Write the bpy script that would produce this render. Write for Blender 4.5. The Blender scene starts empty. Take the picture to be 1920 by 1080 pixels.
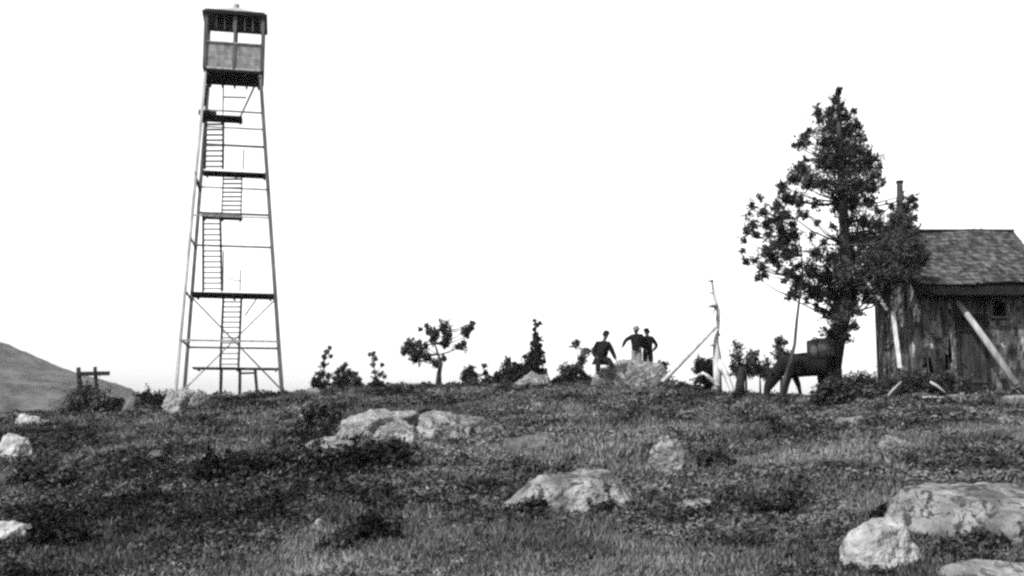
import bpy, bmesh, math, random
import numpy as np
from mathutils import Vector, Matrix, noise as mnoise
random.seed(7); rng = np.random.default_rng(11)
PI = math.pi
SC = bpy.context.scene
COL = SC.collection

# ------------------------------------------------------------------ camera geometry
F = 960 / math.tan(math.radians(25)); PITCH = math.atan(260 / F); EYE = 1.6
SP, CP = math.sin(PITCH), math.cos(PITCH)

def at(px, py, Y):
    """point of the place at depth Y that the photograph shows at (px, py)"""
    dx = (px - 960) / F; dy = (540 - py) / F
    t = Y / (CP - dy * SP)
    return Vector((dx * t, Y, EYE + t * (SP + dy * CP)))

# ------------------------------------------------------------------ terrain
def _hash(ix, iy, s):
    n = (ix.astype(np.int64) * 374761393 + iy.astype(np.int64) * 668265263 + s * 1274126177) & 0x7fffffff
    n = ((n ^ (n >> 13)) * 1274126177) & 0x7fffffff
    return ((n ^ (n >> 16)) & 0xffff) / 65535.0

def vnoise(x, y, s=0):
    x = np.asarray(x, float); y = np.asarray(y, float)
    ix = np.floor(x); iy = np.floor(y); fx = x - ix; fy = y - iy
    fx = fx * fx * (3 - 2 * fx); fy = fy * fy * (3 - 2 * fy)
    a = _hash(ix, iy, s); b = _hash(ix + 1, iy, s); c = _hash(ix, iy + 1, s); d = _hash(ix + 1, iy + 1, s)
    return (a * (1 - fx) + b * fx) * (1 - fy) + (c * (1 - fx) + d * fx) * fy

def fbm(x, y, s=0, o=3):
    t = 0; a = 1; w = 0
    for k in range(o):
        t = t + a * vnoise(x * 2 ** k, y * 2 ** k, s + k); w += a; a *= .5
    return t / w

SKY = [(-500, 800), (-200, 788), (0, 783), (60, 780), (110, 778), (180, 772), (240, 766), (300, 757), (340, 750), (430, 747), (530, 742),
       (600, 733), (700, 730), (800, 730), (900, 727), (1000, 723), (1100, 723), (1240, 726), (1300, 735), (1350, 744),
       (1430, 747), (1550, 747), (1640, 736), (1720, 732), (1920, 732), (2300, 728)]
RT = [(-500, 33), (0, 34), (250, 38), (340, 43), (1100, 41), (1240, 40), (1330, 34), (1430, 31), (1650, 30), (1920, 31), (2300, 31)]
SKV = np.array([(p[0] - 960) / F for p in SKY]); SKE = np.array([(800 - p[1]) / F for p in SKY])
RV = np.array([(p[0] - 960) / F for p in RT]); RR = np.array([p[1] for p in RT], float)
# local mounds and hollows: (px, depth, height, radius)
MOUNDS = []
def ground(x, y):
    x = np.asarray(x, float); y = np.asarray(y, float)
    v = x / np.maximum(y, 8)
    e = np.interp(v, SKV, SKE); R = np.interp(v, RV, RR)
    yy = np.clip(y, 0, None); inside = (e * R + EYE) * np.minimum(yy, R) / R
    o = np.maximum(y - R, 0)
    fall = -.03 * o - .0009 * np.maximum(o - 6, 0) ** 2
    z = inside + np.maximum(fall, -60)
    side = np.maximum(np.abs(x) - 30, 0)
    z = z - np.minimum(.0009 * side ** 2, 40)
    k = np.clip(y / 10, .35, 1)
    z = z + k * (.16 * (fbm(x / 3.1 + 7, y / 3.1, 3, 2) - .5) + .20 * (fbm(x / .9, y / .9 + 3, 5, 3) - .5))
    for mx, my, mh, mr in MOUNDS:
        z = z + mh * np.exp(-((x - mx) ** 2 + (y - my) ** 2) / (mr * mr))
    return z
def gz(x, y): return float(ground(x, y))
for px, Y, h, r in [(440, 13.5, -.14, 1.0), (700, 16.5, .16, 1.3), (620, 19.5, -.12, 1.2), (700, 11, -.10, .6), (1130, 16, .18, 1.0), (350, 18, .16, 1.4),
                    (150, 14, .14, 1.2), (1450, 12, .10, 1.0), (1250, 22, .12, 1.5), (1340, 15.2, -.08, .5), (1450, 10.5, -.10, .5), (1500, 18, .1, 1.3)]:
    MOUNDS.append(((px - 960) / F * Y, Y, h, r))

def hit(px, py):
    """where the ray through (px, py) meets the ground"""
    Y = 4.0
    while Y < 60:
        p = at(px, py, Y)
        if gz(p.x, p.y) >= p.z: return p
        Y += .05
    return at(px, py, 36)

# ------------------------------------------------------------------ helpers
def tag(o, label=None, cat=None, group=None, kind=None):
    if label: o['label'] = label
    if cat: o['category'] = cat
    if group: o['group'] = group
    if kind: o['kind'] = kind
    return o
def empty(name, loc, label=None, cat=None, group=None):
    o = bpy.data.objects.new(name, None); COL.objects.link(o); o.location = loc; o.empty_display_size = .2
    return tag(o, label, cat, group)

class MB:
    def __init__(s): s.v = []; s.f = []; s.t = []
    def add(s, vs, fs, tone=.5):
        b = len(s.v); s.v += [tuple(v) for v in vs]; s.f += [tuple(i + b for i in f) for f in fs]; s.t += [tone] * len(fs)
    def box(s, c, size, rot=None, tone=.5, taper=1):
        x, y, z = [k / 2 for k in size]; vs = []
        for dz in (-1, 1):
            q = 1 if dz < 0 else taper
            for dx, dy in ((-1, -1), (1, -1), (1, 1), (-1, 1)): vs.append(Vector((dx * x * q, dy * y * q, dz * z)))
        if rot is not None: vs = [rot @ v for v in vs]
        c = Vector(c)
        s.add([v + c for v in vs], [(0, 3, 2, 1), (4, 5, 6, 7), (0, 1, 5, 4), (1, 2, 6, 5), (2, 3, 7, 6), (3, 0, 4, 7)], tone)
    def bar(s, a, b, w, h=None, tone=.5, jit=0):
        """rectangular timber from a to b"""
        a = Vector(a); b = Vector(b); h = h or w; d = b - a; L = d.length
        if L < 1e-5: return
        z = d / L; up = Vector((0, 0, 1)) if abs(z.z) < .9 else Vector((0, 1, 0))
        x = up.cross(z).normalized(); y = z.cross(x)
        rot = Matrix((x, y, z)).transposed()
        s.box((a + b) / 2, (w, h, L), rot, tone)
    def tube(s, pts, rad, n=7, tone=.5, rough=0):
        pts = [Vector(p) for p in pts]; b = len(s.v); prev = None
        for i, p in enumerate(pts):
            d = (pts[min(i + 1, len(pts) - 1)] - pts[max(i - 1, 0)]).normalized()
            ref = Vector((0, 0, 1)) if abs(d.z) < .9 else Vector((0, 1, 0))
            if prev is None: x = ref.cross(d).normalized()
            else: x = (prev - d * prev.dot(d)).normalized()
            prev = x; y = d.cross(x); r = rad[i] if isinstance(rad, (list, tuple)) else rad
            for k in range(n):
                a = 2 * PI * k / n; q = r * (1 + rough * (random.random() - .5))
                s.v.append(tuple(p + x * math.cos(a) * q + y * math.sin(a) * q))
        for i in range(len(pts) - 1):
            for k in range(n):
                s.f.append((b + i * n + k, b + i * n + (k + 1) % n, b + (i + 1) * n + (k + 1) % n, b + (i + 1) * n + k)); s.t.append(tone)
        s.f.append(tuple(b + k for k in range(n))[::-1]); s.t.append(tone)
        m = b + (len(pts) - 1) * n; s.f.append(tuple(m + k for k in range(n))); s.t.append(tone)
    def build(s, name, mat, parent=None, smooth=False, origin=None):
        me = bpy.data.meshes.new(name)
        off = Vector(origin) if origin is not None else Vector((0, 0, 0))
        me.from_pydata([tuple(Vector(v) - off) for v in s.v], [], s.f)
        at_ = me.attributes.new('tone', 'FLOAT', 'FACE'); at_.data.foreach_set('value', s.t)
        me.materials.append(mat)
        if smooth: me.polygons.foreach_set('use_smooth', [True] * len(me.polygons))
        me.update()
        o = bpy.data.objects.new(name, me); COL.objects.link(o); o.location = off
        if parent is not None: adopt(o, parent)
        return o
def adopt(o, parent):
    """keep world placement: all parents here are unrotated, unscaled"""
    w = world_loc(parent); o.parent = parent; o.location = Vector(o.location) - w
def world_loc(o):
    v = Vector(o.location)
    while o.parent: o = o.parent; v += Vector(o.location)
    return v

def np_mesh(name, verts, faces_n, nper, tone, mat, smooth=False):
    """fast mesh of many loose n-gons: verts (N*nper,3)"""
    me = bpy.data.meshes.new(name); nv = len(verts); nf = faces_n
    me.vertices.add(nv); me.vertices.foreach_set('co', verts.astype(np.float32).ravel())
    me.loops.add(nf * nper); me.loops.foreach_set('vertex_index', np.arange(nf * nper, dtype=np.int32))
    me.polygons.add(nf); me.polygons.foreach_set('loop_start', np.arange(0, nf * nper, nper, dtype=np.int32))
    a = me.attributes.new('tone', 'FLOAT', 'FACE'); a.data.foreach_set('value', tone.astype(np.float32))
    me.materials.append(mat); me.update(calc_edges=True)
    o = bpy.data.objects.new(name, me); COL.objects.link(o); return o

# ------------------------------------------------------------------ materials (the photograph is monochrome)
ALB = .64
def mat(name, lo, hi, scale=4., rough=.85, bump=.3, bscale=30., tone=0., stretch=None, spots=None, detail=6, dist=.05, trans=0, cracks=0, clip=(.35, .65)):
    lo *= ALB; hi *= ALB
    m = bpy.data.materials.new(name); m.use_nodes = True; nt = m.node_tree; N = nt.nodes; L = nt.links
    b = N['Principled BSDF']; b.inputs['Roughness'].default_value = rough; b.inputs['Specular IOR Level'].default_value = .06
    tc = N.new('ShaderNodeTexCoord'); src = tc.outputs['Object']
    if stretch:
        mp = N.new('ShaderNodeMapping'); mp.inputs['Scale'].default_value = stretch; L.new(src, mp.inputs['Vector']); src = mp.outputs['Vector']
    nz = N.new('ShaderNodeTexNoise'); nz.inputs['Scale'].default_value = scale; nz.inputs['Detail'].default_value = detail; L.new(src, nz.inputs['Vector'])
    mr = N.new('ShaderNodeMapRange'); mr.inputs['From Min'].default_value = clip[0]; mr.inputs['From Max'].default_value = clip[1]
    mr.inputs['To Min'].default_value = lo; mr.inputs['To Max'].default_value = hi; L.new(nz.outputs['Fac'], mr.inputs['Value']); val = mr.outputs['Result']
    if tone:
        a = N.new('ShaderNodeAttribute'); a.attribute_name = 'tone'
        m1 = N.new('ShaderNodeMath'); m1.operation = 'MULTIPLY_ADD'; m1.inputs[1].default_value = tone; m1.inputs[2].default_value = 1 - tone * .5
        L.new(a.outputs['Fac'], m1.inputs[0])
        m2 = N.new('ShaderNodeMath'); m2.operation = 'MULTIPLY'; L.new(val, m2.inputs[0]); L.new(m1.outputs[0], m2.inputs[1]); val = m2.outputs[0]
    if spots:   # (value, scale, threshold): lichen or stain patches, on rock also crevice shade painted as dark spots
        n2 = N.new('ShaderNodeTexNoise'); n2.inputs['Scale'].default_value = spots[1]; n2.inputs['Detail'].default_value = 5; L.new(src, n2.inputs['Vector'])
        r2 = N.new('ShaderNodeMapRange'); r2.inputs['From Min'].default_value = spots[2]; r2.inputs['From Max'].default_value = spots[2] + .06
        L.new(n2.outputs['Fac'], r2.inputs['Value'])
        mx = N.new('ShaderNodeMix'); mx.data_type = 'FLOAT'; L.new(r2.outputs['Result'], mx.inputs[0]); L.new(val, mx.inputs[2]); mx.inputs[3].default_value = spots[0]; val = mx.outputs[0]
    if cracks:   # thin dark fissures
        n3 = N.new('ShaderNodeTexNoise'); n3.inputs['Scale'].default_value = cracks; n3.inputs['Detail'].default_value = 4; n3.inputs['Distortion'].default_value = .6; L.new(src, n3.inputs['Vector'])
        s3 = N.new('ShaderNodeMath'); s3.operation = 'SUBTRACT'; s3.inputs[1].default_value = .5; L.new(n3.outputs['Fac'], s3.inputs[0])
        a3 = N.new('ShaderNodeMath'); a3.operation = 'ABSOLUTE'; L.new(s3.outputs[0], a3.inputs[0])
        r3 = N.new('ShaderNodeMapRange'); r3.inputs['From Max'].default_value = .014; r3.inputs['To Min'].default_value = .25; L.new(a3.outputs[0], r3.inputs['Value'])
        m3 = N.new('ShaderNodeMath'); m3.operation = 'MULTIPLY'; L.new(val, m3.inputs[0]); L.new(r3.outputs['Result'], m3.inputs[1]); val = m3.outputs[0]
    cb = N.new('ShaderNodeCombineColor')
    for k in range(3): L.new(val, cb.inputs[k])
    L.new(cb.outputs[0], b.inputs['Base Color'])
    if bump:
        nb = N.new('ShaderNodeTexNoise'); nb.inputs['Scale'].default_value = bscale; nb.inputs['Detail'].default_value = 8; L.new(src, nb.inputs['Vector'])
        bp = N.new('ShaderNodeBump'); bp.inputs['Strength'].default_value = bump; bp.inputs['Distance'].default_value = dist
        L.new(nb.outputs['Fac'], bp.inputs['Height']); L.new(bp.outputs['Normal'], b.inputs['Normal'])
    if trans:
        tr = N.new('ShaderNodeBsdfTranslucent'); L.new(cb.outputs[0], tr.inputs['Color'])
        ms = N.new('ShaderNodeMixShader'); ms.inputs[0].default_value = trans
        L.new(b.outputs[0], ms.inputs[1]); L.new(tr.outputs[0], ms.inputs[2]); L.new(ms.outputs[0], N['Material Output'].inputs['Surface'])
    return m
M = dict(
    soil=mat('soil', .008, .035, 5, bump=.6, bscale=14),
    cover=mat('heath', .016, .078, 1.3, bump=0, tone=1.7, trans=.1, rough=.75),
    grass=mat('dry_grass', .055, .15, .9, bump=0, tone=1.2, trans=.15, rough=.7),
    rock=mat('granite', .07, .26, 3.2, bump=1, bscale=11, spots=(.03, 9, .57), dist=.14, cracks=2.6),
    rockw=mat('pale_granite', .11, .29, 4.2, bump=1, bscale=11, spots=(.05, 9, .58), dist=.12, cracks=2.2),
    rockb=mat('bright_granite', .18, .38, 4, bump=1, bscale=12, spots=(.1, 9, .64), dist=.1),
    rockd=mat('lichen_granite', .05, .14, 4, bump=1, bscale=10, spots=(.03, 9, .58), dist=.12, cracks=3),
    wood=mat('weathered_timber', .05, .11, 6, stretch=(1, 1, .2), bump=.3, bscale=20, tone=.6),
    pale_wood=mat('bleached_and_sunlit_timber', .16, .30, 6, stretch=(1, 1, .2), bump=.3, bscale=20, tone=.6),
    dark_wood=mat('dark_timber', .008, .022, 6, stretch=(1, .3, 1), bump=.3, bscale=20, tone=.6),
    peeled=mat('peeled_pole', .25, .42, 7, stretch=(1, 1, .25), bump=.4, bscale=20),
    cabwall=mat('cab_boarding', .13, .27, 5, stretch=(1, 1, .6), bump=.2, bscale=16, tone=.35),
    roofing=mat('tar_and_eave_shade', .006, .014, 5, bump=.2),
    tarpale=mat('sheet_roofing', .2, .3, 5, bump=.1),
    shingle=mat('wood_shingles', .024, .075, 7, bump=.6, bscale=25, tone=1.1),
    slab=mat('bark_slabs', .016, .125, 4.5, stretch=(1, 1, .45), bump=.7, bscale=14, tone=1.1, spots=(.24, 5, .60)),
    fieldstone=mat('fieldstone', .02, .15, 5, bump=.8, bscale=12, tone=1.5, spots=(.2, 4, .6)),
    bark=mat('bark', .015, .06, 6, stretch=(1, 1, .3), bump=.9, bscale=16),
    leaf=mat('leaves', .018, .05, 1.6, bump=0, tone=1.5, trans=.12, rough=.6),
    leafp=mat('pale_leaves', .035, .08, 1.6, bump=0, tone=1.3, trans=.25, rough=.6),
    leafd=mat('dark_needles', .006, .02, 2, bump=0, tone=1.4, rough=.8),
    cloth=mat('dark_wool', .004, .012, 8, bump=.4, bscale=20),
    vest=mat('black_cloth', .003, .008, 8, bump=.4, bscale=20),
    shirt=mat('light_cotton', .4, .55, 8, bump=.3, bscale=20),
    trouser=mat('light_trousers', .12, .2, 8, bump=.4, bscale=16),
    trouserd=mat('dark_trousers', .012, .03, 8, bump=.4, bscale=16),
    skin=mat('skin', .08, .11, 8, bump=0), hair=mat('hair', .008, .012, 20, bump=.3),
    felt=mat('felt_hat', .006, .012, 8, bump=.1), feltl=mat('pale_felt', .16, .22, 8, bump=.1),
    coat=mat('horse_coat', .003, .008, 5, rough=.7, bump=.2, bscale=40), mane=mat('mane', .003, .006, 5, bump=.4),
    hoof=mat('hoof', .03, .05, 5, bump=0), canvas=mat('canvas', .035, .075, 5, bump=.6, bscale=9), strap=mat('leather', .02, .03, 5, bump=0),
    iron=mat('stove_iron', .02, .04, 6, bump=.1), forest=mat('far_forest', .008, .065, .11, bump=0, rough=1, detail=8),
    inside=mat('cabin_inside', .02, .03, 3, bump=0),
)

# ------------------------------------------------------------------ ground sheet
def axis(lo, hi, step, far, grow=1.18):
    a = list(np.arange(lo, hi + 1e-6, step)); s = step; x = a[-1]
    while x < far: s *= grow; x += s; a.append(x)
    s = step; x = lo; pre = []
    while x > -far: s *= grow; x -= s; pre.append(x)
    return np.array(pre[::-1] + a)
gx = axis(-24, 24, .16, 1500); gy = axis(4, 48, .16, 1500)
X, Y = np.meshgrid(gx, gy); Z = ground(X, Y)
nx, ny = len(gx), len(gy)
me = bpy.data.meshes.new('ground'); V = np.stack([X.ravel(), Y.ravel(), Z.ravel()], 1)
me.vertices.add(nx * ny); me.vertices.foreach_set('co', V.astype(np.float32).ravel())
i, j = np.meshgrid(np.arange(nx - 1), np.arange(ny - 1)); a = (j * nx + i).ravel()
Q = np.stack([a, a + 1, a + nx + 1, a + nx], 1).astype(np.int32); nf = len(Q)
me.loops.add(nf * 4); me.loops.foreach_set('vertex_index', Q.ravel())
me.polygons.add(nf); me.polygons.foreach_set('loop_start', np.arange(0, nf * 4, 4, dtype=np.int32)); me.polygons.foreach_set('use_smooth', np.ones(nf, bool))
me.materials.append(M['soil']); me.update(calc_edges=True)
go = bpy.data.objects.new('ground', me); COL.objects.link(go); tag(go, kind='structure')

# ------------------------------------------------------------------ rocks
FOOT = []     # footprints kept clear of tall cover (x, y, rx, ry)
def rock(px, py, w, h, m='rock', seed=0, depth=.75, sink=.35, facets=9, rough=.10, label='', cat='rock', name='rock', Y=None, tilt=0, group='rocks on the hillside', sub=4, flat=1.):
    p = hit(px, py) if Y is None else Vector((at(px, py, Y).x, Y, 0))
    Yc = p.y; W = w * Yc / F / 2; H = h * Yc / F / (1 - sink * .2) * 1.1 + (.03 if h < 70 else 0)
    D = W * depth; cy = Yc + D * .55; cx = (px - 960) / F * cy * 1.0
    r = random.Random(seed * 31 + 5); planes = []
    for k in range(facets):
        n = Vector((r.uniform(-1, 1), r.uniform(-1, 1), r.uniform(-.3, 1))).normalized(); planes.append((n, r.uniform(.62, .95)))
    planes.append((Vector((r.uniform(-.15, .15), r.uniform(-.4, -.05), 1)).normalized(), .74 * flat))
    bm = bmesh.new(); bmesh.ops.create_icosphere(bm, subdivisions=sub + 1, radius=1)
    off = Vector((seed * 3.7, seed * 1.3, 0))
    for v in bm.verts:
        d = v.co.normalized(); rr = 1.
        for n, q in planes:
            c = d.dot(n)
            if c > .05: rr = min(rr, q / c)
        nz = mnoise.fractal(d * 1.6 + off, .9, 2.1, 5); nf_ = mnoise.fractal(d * 7 + off, .8, 2.1, 4)
        rr *= 1 + rough * 1.6 * nz + rough * .35 * nf_
        v.co = Vector((d.x * rr * W * 1.08, d.y * rr * D, d.z * rr * H * 1.15))
        if tilt: v.co = Matrix.Rotation(tilt, 3, 'Y') @ v.co
    me = bpy.data.meshes.new(name); bm.to_mesh(me); bm.free()
    me.polygons.foreach_set('use_smooth', [True] * len(me.polygons)); me.materials.append(M[m])
    o = bpy.data.objects.new(name, me); COL.objects.link(o)
    z = gz(cx, cy); zf = gz(cx, cy - D)
    o.location = (cx, cy, (z + zf) / 2 - H * (.10 + sink * .3)); tag(o, label, cat, group)
    FOOT.append((cx, cy, W * .93, D * .93, H)); return o

rock(1062, 962, 236, 78, 'rock', 1, label='long rounded grey boulder in the grass at the middle of the slope', sink=.1, depth=.8, facets=7, rough=.07)
rock(1247, 886, 78, 72, 'rockw', 2, label='blocky grey rock uphill and right of the long central boulder', sink=.1)
rock(1828, 1014, 350, 126, 'rock', 33, label='broad flat-topped pale slab under the forked dead branch', sink=.05, depth=1.0, facets=6, rough=.06, flat=.8)
rock(1636, 1066, 146, 66, 'rockb', 4, label='small domed whitish boulder below and left of the broad slab', sink=.1, facets=3, rough=.05, flat=1.2)
rock(1668, 858, 66, 38, 'rock', 5, label='low rounded rock directly uphill of the broad pale slab', sink=.2)
rock(706, 808, 160, 48, 'rockw', 6, label='long low pale ledge along the top left of the split outcrop', sink=.0, depth=1.0, facets=10, rough=.13, flat=.85, group='ledges of the split outcrop')
rock(742, 834, 104, 50, 'rockw', 29, label='pale block in front of the long low ledge, middle of the outcrop', sink=.0, depth=.8, facets=10, rough=.12, flat=.9, group='ledges of the split outcrop')
rock(848, 834, 150, 72, 'rock', 7, label='layered grey ledge, right half of the split outcrop', sink=.0, depth=1.0, facets=9, rough=.13, flat=.85, group='ledges of the split outcrop')
rock(618, 850, 100, 30, 'rockw', 8, label='thin tapering pale sliver of rock at the left foot of the outcrop', depth=.4, sink=.0, tilt=-.16, group='ledges of the split outcrop')
rock(664, 824, 70, 32, 'rockw', 21, label='small pale shoulder of rock between the sliver and the low ledge', depth=.8, sink=.0, tilt=-.3, group='ledges of the split outcrop')
rock(28, 862, 92, 40, 'rockb', 9, label='bright white rock at the left edge, midway down the slope', sink=.1, rough=.16)
rock(30, 1016, 116, 36, 'rockb', 10, label='bright flat rock low on the slope at the left edge', sink=.1, flat=.8, facets=8)
rock(62, 796, 60, 20, 'rockb', 11, label='small pointed white rock just below the left skyline', sink=.1, rough=.15)
rock(605, 1000, 26, 26, 'rockw', 12, label='small pointed pale stone low in the grass beside the black shrub', sink=.1, sub=3)
rock(590, 744, 40, 18, 'rock', 13, label='small grey rock right of the tower feet', sink=.1, sub=3)
rock(998, 722, 76, 34, 'rock', 14, label='rounded grey rock in front of the little spruce', sink=.05, Y=38.5)
rock(1190, 728, 162, 76, 'rock', 52, label='large grey boulder that the three people gather round', sink=.0, Y=37.0, depth=.5, facets=4, rough=.09, flat=.92)
rock(332, 775, 56, 42, 'rockw', 16, label='pale wedge-shaped boulder beneath the left foot of the tower', sink=.05, rough=.18)
rock(378, 764, 42, 32, 'rock', 17, label='grey boulder just right of the pale wedge below the tower', sink=.05, rough=.15)
rock(352, 756, 40, 30, 'rockw', 18, label='light boulder up against the tower foot behind the wedge', sink=.05, rough=.15, Y=39.6)
rock(256, 778, 56, 38, 'rockd', 19, label='dark triangular boulder left of the black bush near the tower', sink=.05, facets=6)
rock(1855, 1100, 210, 36, 'rockw', 20, label='whitish ledge cut by the bottom right edge of the picture', sink=.1, flat=.8)
rock(1578, 966, 34, 20, 'rock', 22, label='little grey stone left of the broad slab', sink=.1, sub=3)
rock(1295, 956, 74, 18, 'rock', 23, label='thin half-buried ledge right of the long central boulder', sink=.3, sub=3)
rock(1590, 800, 60, 16, 'rock', 24, label='narrow pale stone below the dark pony', sink=.2, sub=3)
rock(1003, 768, 44, 12, 'rock', 25, label='thin sliver of stone below the spruce rock', sink=.2, sub=3)
rock(1000, 846, 110, 26, 'rockd', 26, label='half-buried dull rock above and left of the long boulder', sink=.3, sub=3)
rock(1905, 758, 80, 14, 'rockw', 27, label='flat white stone near the foot of the cabin prop', sink=.1, sub=3)
rock(300, 862, 34, 14, 'rockd', 28, label='small dull stone alone in the grass below the tower boulders', sink=.2, sub=3)

# ------------------------------------------------------------------ ground cover (nobody could count it)
def clear(x, y):
    k = np.ones(len(x), bool)
    for cx, cy, rx, ry, h in FOOT:
        if rx < .12: continue
        k &= ((x - cx) / rx) ** 2 + ((y - cy) / ry) ** 2 > .80 + .35 * vnoise(x * 9, y * 9, 77)
    return k
def scatter(n, y0=5.6, y1=52, vmax=.72):
    y = y0 * (y1 / y0) ** rng.random(n); x = rng.uniform(-vmax, vmax, n) * (y + .8); return x, y
def blades(n, hmul, wmul, keep, name, m, label, leanmax=.7, tbias=None):
    x, y = scatter(n); k = clear(x, y) & keep(x, y); x = x[k]; y = y[k]; n = len(x)
    g = ground(x, y) - .01; patch = fbm(x / 1.7, y / 1.7, 21, 3)
    h = (.035 + .0034 * y) * hmul * rng.uniform(.5, 1.35, n) * (.5 + patch); w = (.003 + .0011 * y) * wmul * rng.uniform(.6, 1.4, n)
    az = rng.uniform(0, 2 * PI, n); ln = rng.uniform(.1, leanmax, n) * h; la = rng.uniform(0, 2 * PI, n)
    b = np.stack([x, y, g], 1); s = np.stack([np.cos(az) * w, np.sin(az) * w, np.zeros(n)], 1)
    tip = b + np.stack([np.cos(la) * ln, np.sin(la) * ln, h], 1); mid = b + np.stack([np.cos(la) * ln * .35, np.sin(la) * ln * .35, h * .6], 1)
    V = np.stack([b - s * .5, b + s * .5, mid + s * .45, tip, mid - s * .45], 1).reshape(-1, 3)
    o = np_mesh(name, V, n, 5, np.clip(rng.normal(.45, .26, n) + 1.6 * (tonepatch(x, y) - .5), 0, 1.4), M[m]); tag(o, label, 'ground cover', kind='stuff'); return o
tonepatch = lambda x, y: fbm(x / 1.1 + 5, y / 1.9, 133, 3) * .75 + fbm(x / 4.2 + 2, y / 6, 171, 2) * .75 - .25
species = lambda x, y: fbm(x / 1.25 + 40, y / 2.0 + 9, 61, 3)
def keep_g(x, y): return species(x, y) + rng.normal(0, .05, len(x)) > .44
blades(570000, 1.0, 1.0, keep_g, 'grass', 'grass', 'dry pale grass in patches all over the hillside')
def leafy(n, keep, name, m, label, size=1., tmean=.5):
    """heath: tiny leaves in low mounds"""
    nc = n // 26; cx, cy = scatter(nc); k = clear(cx, cy) & keep(cx, cy); cx = cx[k]; cy = cy[k]; nc = len(cx); per = 26
    R = (.024 + .0030 * cy) * rng.uniform(.6, 1.6, nc) * size; ct = rng.normal(tmean - .02, .34, nc) + 2.5 * (tonepatch(cx, cy) - .5)
    cx = np.repeat(cx, per); cy = np.repeat(cy, per); R_ = np.repeat(R, per); ct = np.repeat(ct, per); n = len(cx)
    a = rng.uniform(0, 2 * PI, n); e = np.arccos(rng.uniform(0, 1, n)); rr = R_ * rng.uniform(.75, 1.1, n)
    x = cx + rr * np.sin(e) * np.cos(a) * 1.25; y = cy + rr * np.sin(e) * np.sin(a) * 1.25; z = ground(x, y) + rr * np.cos(e) * 1.25
    c = np.stack([x, y, z], 1); nrm = np.stack([np.sin(e) * np.cos(a), np.sin(e) * np.sin(a), np.cos(e)], 1) + rng.normal(0, .55, (n, 3))
    return leaf_quads(c, nrm, (.004 + .00105 * y) * size, np.clip(ct + rng.normal(0, .18, n), 0, 1.3), name, m, label)
def leaf_quads(c, nrm, s, tone, name, m, label=None, aspect=1.6):
    n = len(c); nrm = nrm / np.linalg.norm(nrm, axis=1, keepdims=True); r = rng.normal(0, 1, (n, 3))
    u = np.cross(nrm, r); u /= np.linalg.norm(u, axis=1, keepdims=True); v = np.cross(nrm, u)
    s = (np.ones(n) * s * rng.uniform(.6, 1.4, n))[:, None]; u = u * s * aspect; v = v * s
    V = np.stack([c - u, c + v * .8 - u * .1, c + u, c - v * .8 - u * .1], 1).reshape(-1, 3)
    o = np_mesh(name, V, n, 4, tone, M[m])
    if label: tag(o, label, 'ground cover', kind='stuff')
    return o
leafy(1150000, lambda x, y: species(x, y) + rng.normal(0, .06, len(x)) < .53, 'heath', 'cover', 'low leafy heath covering most of the hillside')

# ------------------------------------------------------------------ plants
def crown_points(blobs, D, thick, dens, leafsz, twig=1.0):
    """leaf centres inside the blobs (px, py, r px [, density]) that form a crown around depth D"""
    C = []; Nn = []; T = []
    for bl in blobs:
        px, py, r = bl[:3]; q = bl[3] if len(bl) > 3 else 1.
        yj = D + (bl[4] if len(bl) > 4 else 0) + random.uniform(-thick, thick); c = at(px, py, yj); R = r * yj / F
        TW = twig * min(1, .75 + R / .35)
        nt = max(8, int(50 * q * dens * (R / .35) ** 1.5))
        for t in range(nt):
            d = rng.normal(0, 1, 3); d /= np.linalg.norm(d); rad = R * min(abs(rng.normal(0, .62)), 1.45)
            tc = np.array(c) + d * rad * np.array([1, 1.1, 1.]); L = (R * rng.uniform(.25, .7) + .05) * TW
            m = int(rng.integers(14, 26)); tone = rng.normal(.5, .28)
            ax_ = d * .8 + rng.normal(0, .5, 3) + np.array([0, 0, .45]); ax_ /= np.linalg.norm(ax_)
            u = rng.uniform(-.5, .6, (m, 1)); P = tc + ax_ * L * u + rng.normal(0, 1, (m, 3)) * L * .13 * (1.1 - u)
            C.append(P); Nn.append(rng.normal(0, .8, (m, 3)) + d * .5 + np.array([0, 0, .5]))
            T.append(np.clip(tone + rng.normal(0, .15, m), 0, 1.3))
    return np.concatenate(C), np.concatenate(Nn), np.concatenate(T)
def plant(name, label, cat, trunk, blobs, D, thick=.3, dens=1., leafsz=.035, m='leaf', r0=.05, group=None, limbs=True, crown_name='crown', bark='bark', twig=1., aspect=1.6):
    base = at(*trunk[0], D); base.z = min(base.z, gz(base.x, base.y) + .02) if abs(base.z - gz(base.x, base.y)) < 1.2 else base.z
    base.z = gz(base.x, base.y) - .03
    t = empty(name, base, label, cat, group)
    pts = [base] + [at(x, y, D) for x, y in trunk[1:]]; n = len(pts)
    b = MB(); b.tube(pts, [r0 * (1 - .88 * i / max(1, n - 1)) * (1.3 if i == 0 else 1) for i in range(n)], 8, rough=.15)
    if limbs:
        lb = b
        for bl in blobs:
            c = at(bl[0], bl[1], D + (bl[4] if len(bl) > 4 else 0) + random.uniform(-thick, thick) * .6)
            best = min(pts[1:], key=lambda p: (p - c).length + (2 if p.z > c.z else 0))
            L = (c - best).length
            if L < .06: continue
            mid = (best + c) / 2 + Vector((0, random.uniform(-.05, .05), -.08 * L)); rl = min(r0 * .45, .012 + .014 * L, .035)
            lb.tube([best, mid, c, c + (c - mid) * .08], [rl, rl * .7, rl * .35, rl * .15], 5)
    b.build('trunk', M[bark], t, True, base)
    C, Nn, T = crown_points(blobs, D, thick, dens, leafsz, twig)
    o = leaf_quads(C - np.array(base), Nn, leafsz, T, crown_name, m, aspect=aspect)
    o.location = base; adopt(o, t); return t

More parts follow.
